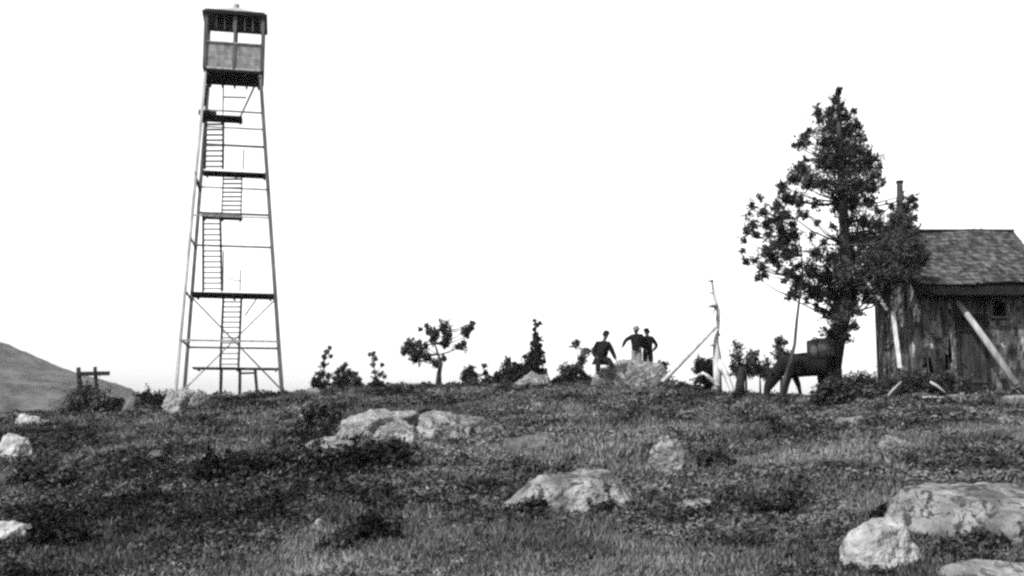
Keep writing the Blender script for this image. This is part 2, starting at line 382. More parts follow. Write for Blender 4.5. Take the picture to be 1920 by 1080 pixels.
# tall ragged tree beside the cabin
TB = [(1573, 166, 4, 1.6), (1572, 176, 6, 1.6), (1568, 188, 8, 1.6), (1576, 200, 10, 1.4), (1556, 212, 14), (1533, 210, 12, 1.2), (1582, 220, 18), (1603, 208, 6, .7), (1560, 240, 26), (1590, 245, 24), (1606, 232, 10), (1615, 255, 10, .6),
      (1548, 268, 22), (1575, 275, 28), (1604, 280, 24), (1626, 290, 14, .8), (1540, 300, 20), (1560, 310, 28), (1592, 315, 32), (1624, 310, 24), (1643, 298, 9, .6), (1650, 312, 7, .5), (1612, 238, 6, .5), (1622, 262, 5, .4), (1540, 225, 7, .5), (1655, 345, 5, .3), (1642, 330, 14, .8),
      (1508, 258, 14), (1500, 270, 10, .8), (1488, 272, 6, .7), (1515, 245, 7, .6), (1512, 300, 8, .5),
      (1505, 318, 18, 1), (1488, 335, 18, 1), (1515, 340, 22, 1), (1545, 345, 22, .8), (1575, 355, 26, 1), (1608, 350, 28, 1), (1636, 352, 16, 1), (1466, 350, 11, 1), (1472, 370, 14, 1),
      (1458, 385, 14), (1485, 372, 16), (1500, 380, 14, .7), (1528, 382, 14, .5), (1512, 402, 11, .5), (1568, 388, 18, .6), (1600, 385, 22, .8), (1630, 380, 18, .9), (1645, 395, 10, .7),
      (1532, 418, 11, .3), (1562, 424, 13, .3), (1592, 415, 20, .6), (1620, 415, 22, .8), (1645, 420, 18, .8),
      (1520, 444, 11, .35), (1545, 456, 13, .4), (1577, 452, 20, .6), (1610, 448, 24, 1.1), (1640, 450, 26, 1.2), (1668, 432, 16, 1),
      (1678, 410, 16, 1.3), (1695, 395, 18, 1.3), (1710, 372, 11, 1), (1716, 385, 8, .8), (1690, 368, 9, .8), (1700, 415, 14, 1.2), (1716, 408, 7, .5), (1670, 385, 8, .7),
      (1685, 440, 22, 1.5, -1.6), (1705, 452, 20, 1.6, -2), (1722, 470, 16, 1, -2.2), (1695, 478, 24, 1.4, -2.4), (1728, 492, 10, .7, -2.4), (1665, 470, 20, 1.5, -2), (1680, 455, 20, 1.5, -2), (1700, 430, 16, 1.4, -1.6), (1708, 500, 18, 1, -2.6), (1680, 515, 20, 1.3, -2.6), (1655, 520, 22, 1.5, -2.4), (1650, 490, 22, 1.5, -2),
      (1530, 475, 18, .8), (1560, 485, 24, 1.1), (1595, 482, 28, 1.4), (1630, 485, 28, 1.4), (1665, 475, 24, 1.3), (1680, 505, 20, .9), (1712, 510, 12, .5),
      (1520, 510, 20, 1.2), (1550, 520, 24, 1.5), (1585, 520, 28, 1.6), (1620, 518, 26, 1.5), (1650, 515, 22, 1.2),
      (1500, 535, 16, 1.2), (1488, 550, 12, 1.1), (1525, 545, 22, 1.5), (1560, 552, 22, 1.5), (1595, 552, 22, 1.5), (1625, 540, 16, 1), (1480, 558, 8, .8), (1575, 575, 16, 1), (1600, 570, 10, .9), (1590, 588, 16, 1.2, -.8), (1572, 605, 17, 1.1, -.8), (1556, 622, 12, .8, -.7), (1600, 612, 11, 1, -.8), (1584, 632, 13, .9, -.8), (1545, 585, 12, .9, -.6), (1610, 585, 9, .8, -.5), (1562, 590, 14, 1, -.8), (1660, 540, 14, 1.1, -2.2), (1690, 528, 14, .9, -2.5), (1640, 548, 12, 1, -1.5), (1512, 565, 8, .5, -.8), (1530, 572, 7, .5, -.5)]
plant('tall_tree', 'tall ragged dark tree with a pointed top beside the cabin', 'tree',
      [(1556, 742), (1560, 690), (1568, 640), (1582, 590), (1588, 540), (1585, 460), (1580, 380), (1576, 300), (1572, 230), (1572, 165)],
      TB, 29.4, .75, 1.85, .0225, 'leaf', .30, twig=1.35)
# slender pale-barked tree in front of the pony, its crown is the left wing
SB = [(1410, 385, 11, .55), (1425, 372, 9, .5), (1405, 400, 9, .45), (1432, 398, 12, .7), (1412, 418, 12, .7), (1438, 420, 14, .8), (1400, 432, 11, .8), (1418, 440, 10, .7), (1395, 452, 7, .5), (1455, 410, 16, 1), (1470, 405, 14, 1),
      (1392, 470, 8, .5), (1400, 492, 9, .8), (1415, 488, 9, .5), (1428, 500, 12, .8), (1432, 515, 9, .9), (1420, 522, 7, .8), (1440, 470, 14, 1), (1455, 458, 16, 1.1), (1475, 450, 16, 1.2), (1490, 440, 13, 1), (1450, 485, 16, 1.1),
      (1475, 478, 18, 1.2), (1492, 470, 12, 1), (1460, 500, 9, .7), (1478, 512, 12, 1), (1495, 500, 10, .9), (1440, 440, 10, .6), (1465, 430, 12, .7), (1485, 418, 10, .7), (1500, 400, 9, .6), (1470, 528, 8, .7), (1497, 528, 9, .9)]
plant('slender_tree', 'slender tree with a thin trunk standing in front of the dark pony', 'tree',
      [(1464, 750), (1471, 712), (1482, 680), (1490, 645), (1494, 600), (1499, 560), (1505, 520), (1503, 480), (1496, 440), (1488, 410)],
      SB, 27.9, .4, 1.9, .021, 'leaf', .06, twig=1.6)

def bush(name, label, px, py, w, h, D, m='leaf', dens=1., group='shrubs along the skyline', n=9, cat='shrub', spiky=0, seed=1, leafsz=None, twig=1.):
    r = random.Random(seed); bl = []
    for k in range(n):
        a = r.uniform(-1, 1); b = r.random()
        if spiky: a *= (1 - b) ** .8
        q = w * (.16 + .12 * r.random()); bl.append((px + a * w * .42, py - q * .7 - b * (h - q * 1.2) * (1 - .45 * a * a), q, dens))
    return plant(name, label, cat, [(px, py + 4), (px + r.uniform(-2, 2), py - h * .35), (px + r.uniform(-3, 3), py - h * .75)], bl, D, .2 * w * D / F, 1.3, leafsz or (.0008 * D), m, .012 + .0003 * h, group, True, 'foliage', twig=twig * 1.9)
def blobplant(name, label, trunk, bl, D, m='leaf', dens=1.3, cat='shrub', thick=.3, r0=.03, group='shrubs along the skyline', lz=None, **k):
    return plant(name, label, cat, trunk, bl, D, thick, dens * 1.6, lz or .00068 * D, m, r0, group, True, 'foliage', twig=1.6)
blobplant('round_headed_tree', 'small wind-bent tree with tufted open crown alone on the skyline', [(822, 724), (823, 700), (827, 682), (822, 665), (815, 645), (822, 620)],
          [(762, 652, 10), (775, 660, 13, 1.2), (758, 660, 7), (790, 665, 12), (768, 642, 8, .6), (785, 645, 10, .6), (778, 672, 8), (800, 672, 7, .8), (798, 648, 8, .6), (818, 680, 10, .7), (832, 672, 7, .7), (806, 622, 8), (818, 626, 10), (832, 615, 12, 1.4),
           (838, 632, 11, 1.2), (834, 645, 9, 1.2), (812, 636, 8), (788, 618, 4, .6), (800, 612, 5, .6), (872, 622, 9, 1.2), (883, 614, 8, 1), (886, 606, 4, .6), (865, 648, 9, 1), (855, 650, 6, .7), (876, 630, 5)], 40, dens=.95, cat='tree', group=None, r0=.10)
blobplant('spruce', 'small dark spruce with a narrow broken top', [(1003, 722), (1003, 690), (1004, 650), (1005, 598)],
          [(1003, 601, 2), (1006, 609, 3), (1012, 606, 2), (1002, 617, 2.5), (1004, 628, 4.5), (1007, 636, 6), (1001, 645, 6), (1009, 650, 6), (1014, 647, 2.5), (1003, 660, 7), (995, 668, 6), (1010, 667, 7), (984, 668, 3), (1002, 676, 11), (989, 680, 6), (1016, 678, 5), (985, 692, 9), (1014, 696, 7), (1000, 692, 11), (1020, 706, 8), (1005, 708, 10)], 40, 'leafd', dens=2.2, cat='tree', group=None, r0=.06)
blobplant('dark_juniper', 'low spreading black juniper sloping up to the left side of the spruce', [(962, 724), (958, 705), (953, 680)],
          [(925, 714, 7), (935, 706, 9), (942, 712, 8), (948, 698, 10), (952, 684, 7), (953, 674, 4), (962, 700, 12), (958, 712, 10), (972, 694, 11), (976, 708, 12), (984, 698, 9), (966, 686, 5), (930, 718, 6), (990, 712, 8)], 39.8, 'leafd', 1.5, r0=.05)
blobplant('shrub', 'feathery two-pronged shrub right of the tower', [(606, 728), (606, 700), (610, 670), (615, 652)],
          [(604, 700, 7), (606, 685, 6), (608, 670, 5), (613, 660, 4), (618, 652, 2.5), (598, 712, 7), (594, 722, 5), (616, 705, 6), (611, 718, 7), (596, 700, 3), (620, 668, 2, .6)], 40, 'leafp', .8)
blobplant('shrub', 'bushier grey shrub with upswept branches right of the feathery one', [(642, 728), (642, 705), (650, 685)],
          [(628, 708, 6), (634, 700, 6), (641, 692, 5), (648, 684, 5), (645, 702, 7), (655, 700, 7), (638, 716, 7), (652, 715, 8), (663, 706, 5), (667, 700, 3), (664, 718, 6), (626, 720, 5), (676, 722, 4)], 40, 'leafp', .9)
blobplant('sapling', 'thin bent sapling between the shrubs and the wind-bent tree', [(706, 726), (703, 700), (701, 680), (703, 664)],
          [(700, 664, 4), (693, 664, 2), (703, 673, 4), (701, 685, 3.5), (702, 698, 4), (705, 712, 6), (714, 702, 3.5), (721, 707, 3), (717, 684, 2, .5), (712, 720, 5)], 40, 'leafp', 1., cat='sapling')
bush('shrub', 'small tufted shrub left of the juniper', 885, 724, 34, 42, 40, 'leaf', 1.4, n=7, seed=7)
bush('shrub', 'tiny round shrub squeezed between the tufted shrub and the juniper', 913, 720, 20, 42, 40, 'leaf', 1.4, n=4, seed=8)
bush('shrub', 'dark low shrub right of the spruce rock', 1048, 724, 30, 28, 39, 'leafd', 1, n=6, seed=9)
bush('sapling', 'thin-leaved sapling left of the seated person', 1088, 722, 34, 112, 39, 'leafp', .7, n=10, cat='sapling', seed=10)
bush('shrub', 'pale wispy shrub at the foot of the thin-leaved sapling', 1078, 724, 44, 48, 38.5, 'leafp', .5, n=8, seed=11)
bush('shrub', 'dark pointed shrub at the right end of the people\'s boulder', 1242, 722, 26, 48, 37.5, 'leaf', 1.8, n=6, spiky=1, seed=12)
bush('shrub', 'dense dark shrub between the leaning pole and the snag', 1326, 728, 42, 66, 33.5, 'leafd', 2, n=11, seed=13)
bush('shrub', 'loose leafy shrub just right of the snag', 1398, 715, 56, 82, 33.5, 'leaf', .6, n=11, seed=14)
bush('shrub', 'pale leafy shrub behind the dark stump', 1425, 715, 40, 60, 33, 'leafp', .6, n=8, seed=15)
bush('sapling', 'wispy sapling left of the slender tree trunk', 1464, 700, 36, 105, 32.5, 'leafp', .8, n=10, cat='sapling', seed=16)
bush('dark_bush', 'black bush in the gap between the dark triangular boulder and the pale wedge', 288, 776, 56, 34, 36.5, 'leafd', 3, n=12, seed=17)
bush('shrub', 'scrubby dark bush at the feet of the hitching frame', 160, 780, 96, 50, 34.5, 'leafp', .35, n=15, spiky=1, seed=18)
bush('shrub', 'small scrub right of the hitching frame', 212, 770, 44, 24, 35.5, 'leafd', .7, n=8, seed=19)
bush('shrub', 'tangled dark brush behind the pony\'s tail beside the cabin', 1606, 748, 66, 46, 28.6, 'leaf', 1.5, n=12, seed=20)
bush('shrub', 'low brush against the cabin corner', 1672, 742, 56, 34, 27.0, 'leaf', 1.3, n=9, seed=21)
bush('shrub', 'ragged weed clump against the cabin front near its left corner', 1735, 732, 60, 40, 27.0, 'leaf', .7, n=9, seed=70, group=None)
bush('shrub', 'ragged weed clump at the cabin door sill', 1785, 730, 50, 30, 26.9, 'leaf', .6, n=8, seed=71, group=None)
rf_ = random.Random(99)
for k in range(22):      # ragged fringe of scrub along the crest
    px = 565 + k * 34 + rf_.uniform(-12, 12); w = rf_.uniform(18, 38); h = rf_.uniform(9, 20)
    if 725 < px < 862 or px < 575: continue
    bush('scrub_tuft', 'low ragged tuft of scrub in the fringe along the crest', px, 727 if px < 1240 else 735, w, h, rf_.uniform(38.5, 40.5) if px < 1240 else 34., rf_.choice(['leaf', 'leafp', 'leafd']), .6, n=6, spiky=1, seed=300 + k, group='tufts of scrub along the crest', cat='shrub')
# low dark shrubs in the hillside
LOW = [(606, 806, 56, 40, 'black shrub in the hollow at the left end of the outcrop'), (700, 884, 120, 28, 'low black shrub below the pale ledges'), (560, 884, 100, 30, 'black shrub left of the one below the pale ledges'),
       (700, 1020, 100, 32, 'black shrub low on the slope, lower middle of the picture'), (640, 1044, 64, 26, 'small black shrub below the small pointed pale stone'), (440, 905, 120, 28, 'sprawling black shrub in the left half of the slope'),
       (90, 920, 100, 22, 'low dark shrub between the two bright rocks at the left edge'), (120, 1026, 100, 22, 'low dark shrub right of the bright flat rock'), (1340, 885, 60, 32, 'small black shrub right of the blocky grey rock'), (1450, 980, 80, 24, 'dark shrub midway between the long boulder and the broad slab'),
       (1850, 1036, 70, 30, 'dark leafy shrub in front of the broad slab'), (1656, 985, 34, 30, 'dark tuft at the left tip of the broad slab'), (1000, 968, 50, 16, 'dark tuft at the left foot of the long boulder'), (1130, 970, 60, 16, 'dark tuft at the right foot of the long boulder'),
       (1590, 762, 100, 14, 'low dark growth at the pony\'s feet')]
for k, (px, py, w, h, lab) in enumerate(LOW):
    p = hit(px, py); D = p.y + .1
    bush('low_shrub', lab, px, py, w, h, D, 'leafd' if k % 2 else 'leaf', 1.5, 'low dark shrubs on the slope', n=13, seed=40 + k, leafsz=.0016 * D, twig=.8)

# ------------------------------------------------------------------ fire lookout tower
TH = math.radians(12); ax = Vector((math.cos(TH), math.sin(TH), 0)); ay = Vector((-math.sin(TH), math.cos(TH), 0))
FL = at(328, 730, 41.0); WB = 3.94; BC = Vector((FL.x, FL.y, 0)) + (ax + ay) * WB / 2
ZB = FL.z; ZT = at(383, 127, 42.0).z; WC = 2.22; DCB = 1.84
TC = Vector((at(383, 127, 42.0).x, 42.0, 0)) + ax * WC / 2 + ay * DCB / 2
def corner(z, i, j, inset=0):
    """tower leg position at height z; i = -1 left / 1 right, j = -1 front / 1 back"""
    f = (z - ZB) / (ZT - ZB); c = BC.lerp(TC, f); hx = (WB / 2) * (1 - f) + (WC / 2 - .06) * f - inset; hy = (WB / 2) * (1 - f) + (DCB / 2 - .06) * f - inset
    p = c + ax * hx * i + ay * hy * j; p.z = z; return p
tw = empty('lookout_tower', (BC.x, BC.y, gz(BC.x, BC.y)), 'tall wooden fire lookout tower with an enclosed cab on top', 'lookout tower')
O0 = (BC.x, BC.y, ZB)
for i in (-1, 1):
    for j in (-1, 1):
        b = MB(); lo = corner(ZB, i, j); lo.z = gz(lo.x, lo.y) - .15
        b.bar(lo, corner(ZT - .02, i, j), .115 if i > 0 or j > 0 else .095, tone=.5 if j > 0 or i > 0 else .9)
        o = b.build('leg', M['pale_wood'] if (i < 0 and j < 0) else M['wood'], tw, origin=O0)  # front-left leg paler than the rest: sunlight put into its timber colour
def zf(py, D=41.): return at(440, py, D).z
def girt(z, i0, j0, i1, j1, w=.05, h=.09, m='wood', tone=.5, out=.0):
    b = MB(); b.bar(corner(z, i0, j0), corner(z, i1, j1), w, h, tone); b.build('girt', M[m], tw, origin=O0)
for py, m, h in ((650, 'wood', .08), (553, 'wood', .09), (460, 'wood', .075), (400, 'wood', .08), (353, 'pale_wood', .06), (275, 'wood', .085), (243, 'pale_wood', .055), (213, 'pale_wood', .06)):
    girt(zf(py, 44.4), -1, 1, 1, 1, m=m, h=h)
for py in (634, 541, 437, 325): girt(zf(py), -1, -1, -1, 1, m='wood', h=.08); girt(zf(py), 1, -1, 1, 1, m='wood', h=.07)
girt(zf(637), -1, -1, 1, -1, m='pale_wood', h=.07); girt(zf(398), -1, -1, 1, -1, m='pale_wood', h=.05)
def brace(a, b_, w=.06, m='wood', nm='brace'):
    b = MB(); b.bar(a, b_, w, w * .8); b.build(nm, M[m], tw, origin=O0)
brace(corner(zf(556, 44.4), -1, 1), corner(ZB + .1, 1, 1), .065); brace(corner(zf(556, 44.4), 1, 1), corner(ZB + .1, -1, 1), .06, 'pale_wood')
brace(at(480, 562, 43.6), at(459, 592, 43.6), .05, 'pale_wood'); brace(at(479, 158, 43.2), at(451, 218, 42.4), .06)
brace(at(388, 130, 42.1), at(409, 154, 43.8), .07, 'pale_wood'); brace(at(486, 145, 42.4), at(478, 157, 43.9), .06)
brace(at(387, 160, 42.2), at(384, 198, 42.15), .10, 'dark_wood', 'splice_block')
# cross pieces below the cab
brace(at(418, 182, 43.6), at(462, 183, 43.8), .06, 'wood', 'handrail')
brace(at(419, 158, 43.4), at(418, 214, 43.2), .045, 'wood', 'newel_post')
# landings
def landing(px0, px1, py, D, dep, th=.09, m='dark_wood'):
    a = at(px0, py, D); c = at(px1, py, D); L = (c.x - a.x) / math.cos(TH); z = a.z
    b = MB(); n = 5
    for k in range(n):
        q = a + ay * (dep * (k + .5) / n); e = q + ax * L; q.z = e.z = z
        b.bar(q, e, dep / n - .015, th * .5, .3 + .4 * random.random())
    for t in (.06, .5, .94):
        q = a + ax * L * t; e = q + ay * dep; q.z = e.z = z - th * .55; b.bar(q, e, .07, th * .6)
    b.build('landing', M[m], tw, origin=O0)
landing(357, 509, 548, 42.0, 1.7, .12); landing(379, 497, 320, 42.6, .9, .1); landing(377, 450, 402, 42.4, .9, .1); landing(374, 450, 214, 42.4, 1.0, .1)
landing(360, 520, 689, 42.2, 1.2, .10, 'wood')
brace(at(372, 210, 42.1), at(406, 214, 42.3), .2, 'dark_wood', 'deck_bundle')
for px, px2 in ((415, 414), (450, 450), (478, 484)):
    a = at(px, 690, 42.5); c = at(px2, 730, 42.5); c.z = gz(c.x, c.y) - .1; brace(a, c, .10, 'dark_wood', 'platform_post')
brace(at(452, 700, 42.5), at(482, 699, 42.6), .09, 'dark_wood', 'platform_beam')
# stair flights: stringers plus every tread
def flight(pl, pr, py0, Y0, py1, Y1, n, dark=.5):
    """pl=(x bottom,x top) left stringer, pr the right one"""
    f = MB(); a0 = at(pl[0], py0, Y0); a1 = at(pl[1], py1, Y1); b0 = at(pr[0], py0, Y0); b1 = at(pr[1], py1, Y1)
    f.bar(a0, a1, .05, .15, .3); f.bar(b0, b1, .05, .15, .3); o = f.build('stair_flight', M['dark_wood'], tw, origin=a0)
    for k in range(n):
        t = (k + .5) / n; p = a0.lerp(a1, t); q = b0.lerp(b1, t); s = MB(); s.bar(p, q, .17, .035, random.uniform(.2, .9))
        s.build('tread', M['wood'], o, origin=p)
flight((413, 419), (447, 453), 688, 42.3, 552, 43.7, 14); flight((381, 381), (416, 413), 546, 43.7, 404, 42.6, 14)
flight((416, 419), (452, 454), 398, 42.6, 324, 43.5, 9); flight((384, 387), (418, 419), 317, 43.5, 218, 42.7, 10)
# handrails and rail posts
for a, b_ in (((365, 323, 41.6), (376, 352, 43.9)), ((376, 352, 43.9), (374, 398, 43.6)), ((451, 506, 43.0), (450, 546, 43.0)), ((430, 524, 42.6), (452, 527, 42.6)), ((419, 280, 43.4), (418, 318, 43.4)), ((457, 280, 43.7), (456, 318, 43.7)), ((419, 470, 43.), (418, 546, 43.))):
    brace(at(*a), at(*b_), .04, 'wood', 'rail_post')
# the cab
cabO = Vector((TC.x, TC.y, ZT)); cab = bpy.data.objects.new('cab', None); COL.objects.link(cab); cab.location = cabO; adopt(cab, tw); cab['label'] = 'boarded cab with open window band and low roof'
def cp(x, y, z): return cabO + ax * x + ay * y + Vector((0, 0, z))
hw, hd = WC / 2, DCB / 2; rotT = Matrix.Rotation(TH, 3, 'Z')
SILL = at(440, 80, 42.1).z - ZT; WT = SILL + 1.36
def cbox(b, x, y, z, sx, sy, sz, tone=.5): b.box(cp(x, y, z), (sx, sy, sz), rotT, tone)
b = MB(); cbox(b, 0, 0, -.05, WC + .08, DCB + .08, .08, .4)
for k in range(5): cbox(b, -hw + .15 + k * (WC - .3) / 4, 0, -.16, .07, DCB - .02, .13, .3)
b.build('cab_floor', M['dark_wood'], cab, origin=cabO)
def wallpanel(x0, x1, face, z0, z1, nm='cab_wall'):
    b = MB(); n = 9
    for k in range(n):
        z = z0 + (z1 - z0) * (k + .5) / n; h = (z1 - z0) / n - .006; t = random.uniform(.2, .8)
        if face in ('f', 'k'): cbox(b, (x0 + x1) / 2, (-hd if face == 'f' else hd), z, x1 - x0, .03, h, t)
        else: cbox(b, (-hw if face == 'l' else hw), (x0 + x1) / 2, z, .03, x1 - x0, h, t)
    b.build(nm, M['cabwall'], cab, origin=cabO)
wallpanel(-hw, hw, 'f', 0, SILL); wallpanel(-hw, hw, 'k', 0, SILL); wallpanel(-hd + .02, hd - .02, 'l', 0, SILL); wallpanel(-hd + .02, hd - .02, 'r', 0, SILL)
for x, y, s in ((-hw, -hd, .13), (hw, -hd, .12), (-hw, hd, .12), (hw, hd, .12), (.02, -hd, .10), (.02 , hd, .08), (-hw, 0, .08), (hw, 0, .08)):
    b = MB(); cbox(b, x, y, WT / 2, s, s, WT, .4); b.build('cab_post', M['wood'], cab, origin=cabO)
b = MB(); cbox(b, 0, -hd - .01, SILL + .02, WC, .10, .05); b.build('window_sill', M['pale_wood'], cab, origin=cabO)
b = MB(); cbox(b, -.0, -hd - .03, .02, WC, .04, .07, 1); b.build('base_trim', M['pale_wood'], cab, origin=cabO)
# sashes hung from the plate in the upper half of each opening
for x0, x1 in ((-hw + .08, -.05), (.08, hw - .08)):
    b = MB()
    for t in (0, .33, .66, 1): cbox(b, x0 + (x1 - x0) * t, -hd, SILL + .95, .035, .03, .76, .9)
    b.build('window_sash', M['wood'], cab, origin=cabO)
b = MB(); cbox(b, 0, -hd, WT - .04, WC, .09, .10); cbox(b, 0, hd, WT - .04, WC, .09, .10); cbox(b, -hw, 0, WT - .04, .09, DCB - .1, .10); cbox(b, hw, 0, WT - .04, .09, DCB - .1, .10)
b.build('wall_plate', M['dark_wood'], cab, origin=cabO)
e = .12; ex, ey = hw + e, hd + e; zr = WT - .10
b = MB(); P = [cp(-ex, -ey, zr), cp(ex, -ey, zr), cp(ex, ey, zr), cp(-ex, ey, zr), cp(0, 0, zr + .62)]; Pu = [p - Vector((0, 0, .07)) for p in P]
b.add(P + Pu, [(0, 1, 4), (1, 2, 4), (2, 3, 4), (3, 0, 4), (5, 9, 6), (6, 9, 7), (7, 9, 8), (8, 9, 5), (0, 5, 6, 1), (1, 6, 7, 2), (2, 7, 8, 3), (3, 8, 5, 0)])
rf = b.build('cab_roof', M['tarpale'], cab, origin=cabO)
b = MB(); cbox(b, 0, -ey - .012, zr - .04, 2 * ex + .05, .03, .10); cbox(b, 0, ey + .012, zr - .04, 2 * ex + .05, .03, .10); cbox(b, -ex - .012, 0, zr - .04, .03, 2 * ey, .10); cbox(b, ex + .012, 0, zr - .04, .03, 2 * ey, .10)
b.build('fascia', M['roofing'], cab, origin=cabO)
b = MB(); cbox(b, 0, 0, WT + .02, 2 * hw - .02, 2 * hd - .02, .02); b.build('ceiling', M['dark_wood'], cab, origin=cabO)
b = MB(); b.tube([cp(0, 0, zr + .55), cp(0, 0, zr + .72), cp(0, 0, zr + .74)], [.12, .12, .04], 10); b.build('roof_cap', M['tarpale'], cab, origin=cabO)

# ------------------------------------------------------------------ hitching frame at the left
D = 35.; p1 = at(149, 750, D); fr = empty('hitching_frame', (p1.x, D, gz(p1.x, D)), 'dark wooden frame of two posts and one overhanging rail on the left skyline', 'post frame')
for (a, c, r) in (((147, 689), (151, 768), .085), ((178, 688), (183, 768), .07)):
    b = MB(); b.tube([at(*c, D), at((a[0] + c[0]) / 2 + .5, (a[1] + c[1]) / 2, D), at(*a, D)], [r, r * .95, r * .8], 8, rough=.1); b.build('post', M['dark_wood'], fr, True, p1)
b = MB(); b.bar(at(146, 701, D - .07), at(205, 700, D - .07), .1, .13); b.build('rail', M['dark_wood'], fr, origin=p1)

# ------------------------------------------------------------------ snag, poles, stump, branches
def stick(name, label, cat, pts, rad, m, D=None, group=None, rough=.12, kids=(), kidname='stub'):
    P = [at(*q) for q in pts]; base = P[0]; t = empty(name, base, label, cat, group)
    b = MB(); b.tube(P, rad, 8, rough=rough); b.build('stem', M[m], t, True, base)
    for q, rr in kids:
        b = MB(); K = [at(*s) for s in q]; b.tube(K, [rr * (1 - .6 * i / (len(K) - 1)) for i in range(len(K))], 6, rough=.15); b.build(kidname, M[m], t, True, base)
    return t
S = 33.
M['snag'] = mat('silvery_deadwood', .30, .52, 8, stretch=(1, 1, .3), bump=.4, bscale=18, spots=(.12, 5, .56))
stick('dead_snag', 'bare silvery dead tree split into two feet, with broken stubs near its top', 'dead tree',
      [(1346, 742, S), (1345, 700, S), (1344, 668, S), (1342, 640, S), (1345, 612, S), (1347, 585, S), (1340, 560, S), (1336, 535, S), (1334, 518, S)], [.13, .12, .13, .085, .07, .065, .05, .035, .02], 'snag',
      kids=[(((1346, 676, S), (1360, 700, S - .2), (1372, 730, S - .4), (1376, 748, S - .5)), .12), (((1336, 527, S), (1326, 526, S - .2)), .05), (((1337, 549, S), (1326, 549, S - .2)), .035), (((1342, 574, S), (1332, 573, S - .3), (1328, 576, S - .4)), .07),
            (((1342, 576, S), (1335, 592, S - .3)), .03), (((1344, 646, S), (1332, 647, S - .2), (1326, 649, S - .3)), .05), (((1349, 630, S), (1345, 620, S)), .05)], kidname='limb')
stick('leaning_pole', 'long straight pole leaning against the bare silvery snag', 'pole', [(1242, 716, 32.4), (1270, 688, 32.6), (1306, 651, 32.7), (1344, 611, 32.8)], [.07, .065, .06, .055], 'peeled', rough=.06)
stick('fallen_branch', 'curved fallen branch arching at the foot of the snag', 'branch', [(1292, 712, 32.2), (1318, 700, 32.2), (1328, 706, 32.2), (1342, 720, 32.2), (1350, 726, 32.2)], [.04, .055, .06, .06, .05], 'snag')
stick('dark_stump', 'dark leaning stump between the snag and the pony', 'stump', [(1386, 748, 31), (1388, 720, 31), (1393, 688, 31)], [.16, .13, .11], 'dark_wood', kids=[(((1388, 712, 31), (1381, 700, 31)), .05)])
stick('dead_branch', 'black forked dead branch poking over the broad pale slab', 'branch', [(1922, 978, 8.9), (1895, 962, 8.8), (1868, 950, 8.8), (1846, 940, 8.8)], [.02, .015, .011, .006], 'dark_wood',
      kids=[(((1920, 984, 8.9), (1904, 996, 8.7), (1885, 1007, 8.6)), .014)], kidname='fork')
stick('charred_stick', 'short charred stick lying in the grass right of the bright flat rock', 'stick', [(166, 1016, hit(166, 1016).y), (184, 998, hit(184, 1000).y), (200, 978, hit(200, 985).y)], [.035, .03, .02], 'dark_wood')

# ------------------------------------------------------------------ cabin
CX0, CX1, CY0, CY1 = at(1722, 700, 27.5).x, 13.05, 27.5, 30.5
cb = gz((CX0 + CX1) / 2, CY0) - .15; ev = at(1800, 530, 26.9).z; rg = at(1800, 433, 29.0).z; wt = at(1800, 553, 27.5).z + .22
cabin = empty('cabin', ((CX0 + CX1) / 2, (CY0 + CY1) / 2, cb), 'small weathered cabin with shingled gable roof at the right edge', 'cabin')
CO = ((CX0 + CX1) / 2, (CY0 + CY1) / 2, cb)
DX0 = at(1797, 650, CY0).x; DX1 = at(1848, 650, CY0).x; DT = at(1800, 596, CY0).z
WX0, WX1 = at(1858, 575, CY0).x, at(1884, 575, CY0).x; WZ0, WZ1 = at(1870, 594, CY0).z, at(1870, 562, CY0).z
b = MB(); x = CX0
while x < DX0 - .02:
    w = min(random.uniform(.10, .19), DX0 - x); z0 = cb + random.uniform(-.05, .05)
    b.box((x + w / 2, CY0 + random.uniform(-.02, .02), (z0 + wt) / 2), (w - .012, .05, wt - z0), Matrix.Rotation(random.uniform(-.01, .01), 3, 'Y'), random.random()); x += w
b.box(((DX0 + DX1) / 2, CY0, (DT + wt) / 2), (DX1 - DX0, .05, wt - DT), None, .2)
for k in range(26):     # bark slabs nailed over the boards
    w = random.uniform(.06, .16); h = random.uniform(.25, .8); x = random.uniform(CX0 + .1, DX0 - .15); zc = random.uniform(cb + .3, wt - .3)
    b.box((x, CY0 - .045, zc), (w, .035, h), Matrix.Rotation(random.uniform(-.12, .12), 3, 'Y'), random.random() ** 2 * 1.6)
b.build('front_boarding', M['slab'], cabin, origin=CO)
# right part of the front: rough split shakes nailed in uneven courses, the window hole left open
b = MB(); z = cb
while z < wt + .02:
    x = DX1 + .05; hz = random.uniform(.16, .24)
    while x < CX1 - .02:
        wx = min(random.uniform(.06, .17), CX1 - x); drop = random.uniform(-.05, .04); ln = hz * random.uniform(1.1, 1.45)
        if not (WX0 - .05 < x + wx / 2 < WX1 + .05 and WZ0 - .04 < z + ln / 2 < WZ1 + .06):
            b.box((x + wx / 2, CY0 - .02 - random.uniform(0, .025), z + drop + ln / 2), (wx - .01, .025, ln), Matrix.Rotation(random.uniform(-.06, .06), 3, 'Y') @ Matrix.Rotation(random.uniform(.05, .13), 3, 'X'), random.random() ** 1.5 * 1.5)
        x += wx
    z += hz
b.build('shake_siding', M['slab'], cabin, origin=CO)
b = MB()
for (x0, x1, z0, z1) in ((DX1, WX0, cb, wt), (WX1, CX1, cb, wt), (WX0, WX1, cb, WZ0), (WX0, WX1, WZ1, wt)): b.box(((x0 + x1) / 2, CY0 + .08, (z0 + z1) / 2), (x1 - x0, .1, z1 - z0), None, .2)
b.build('wall_core', M['dark_wood'], cabin, origin=CO)
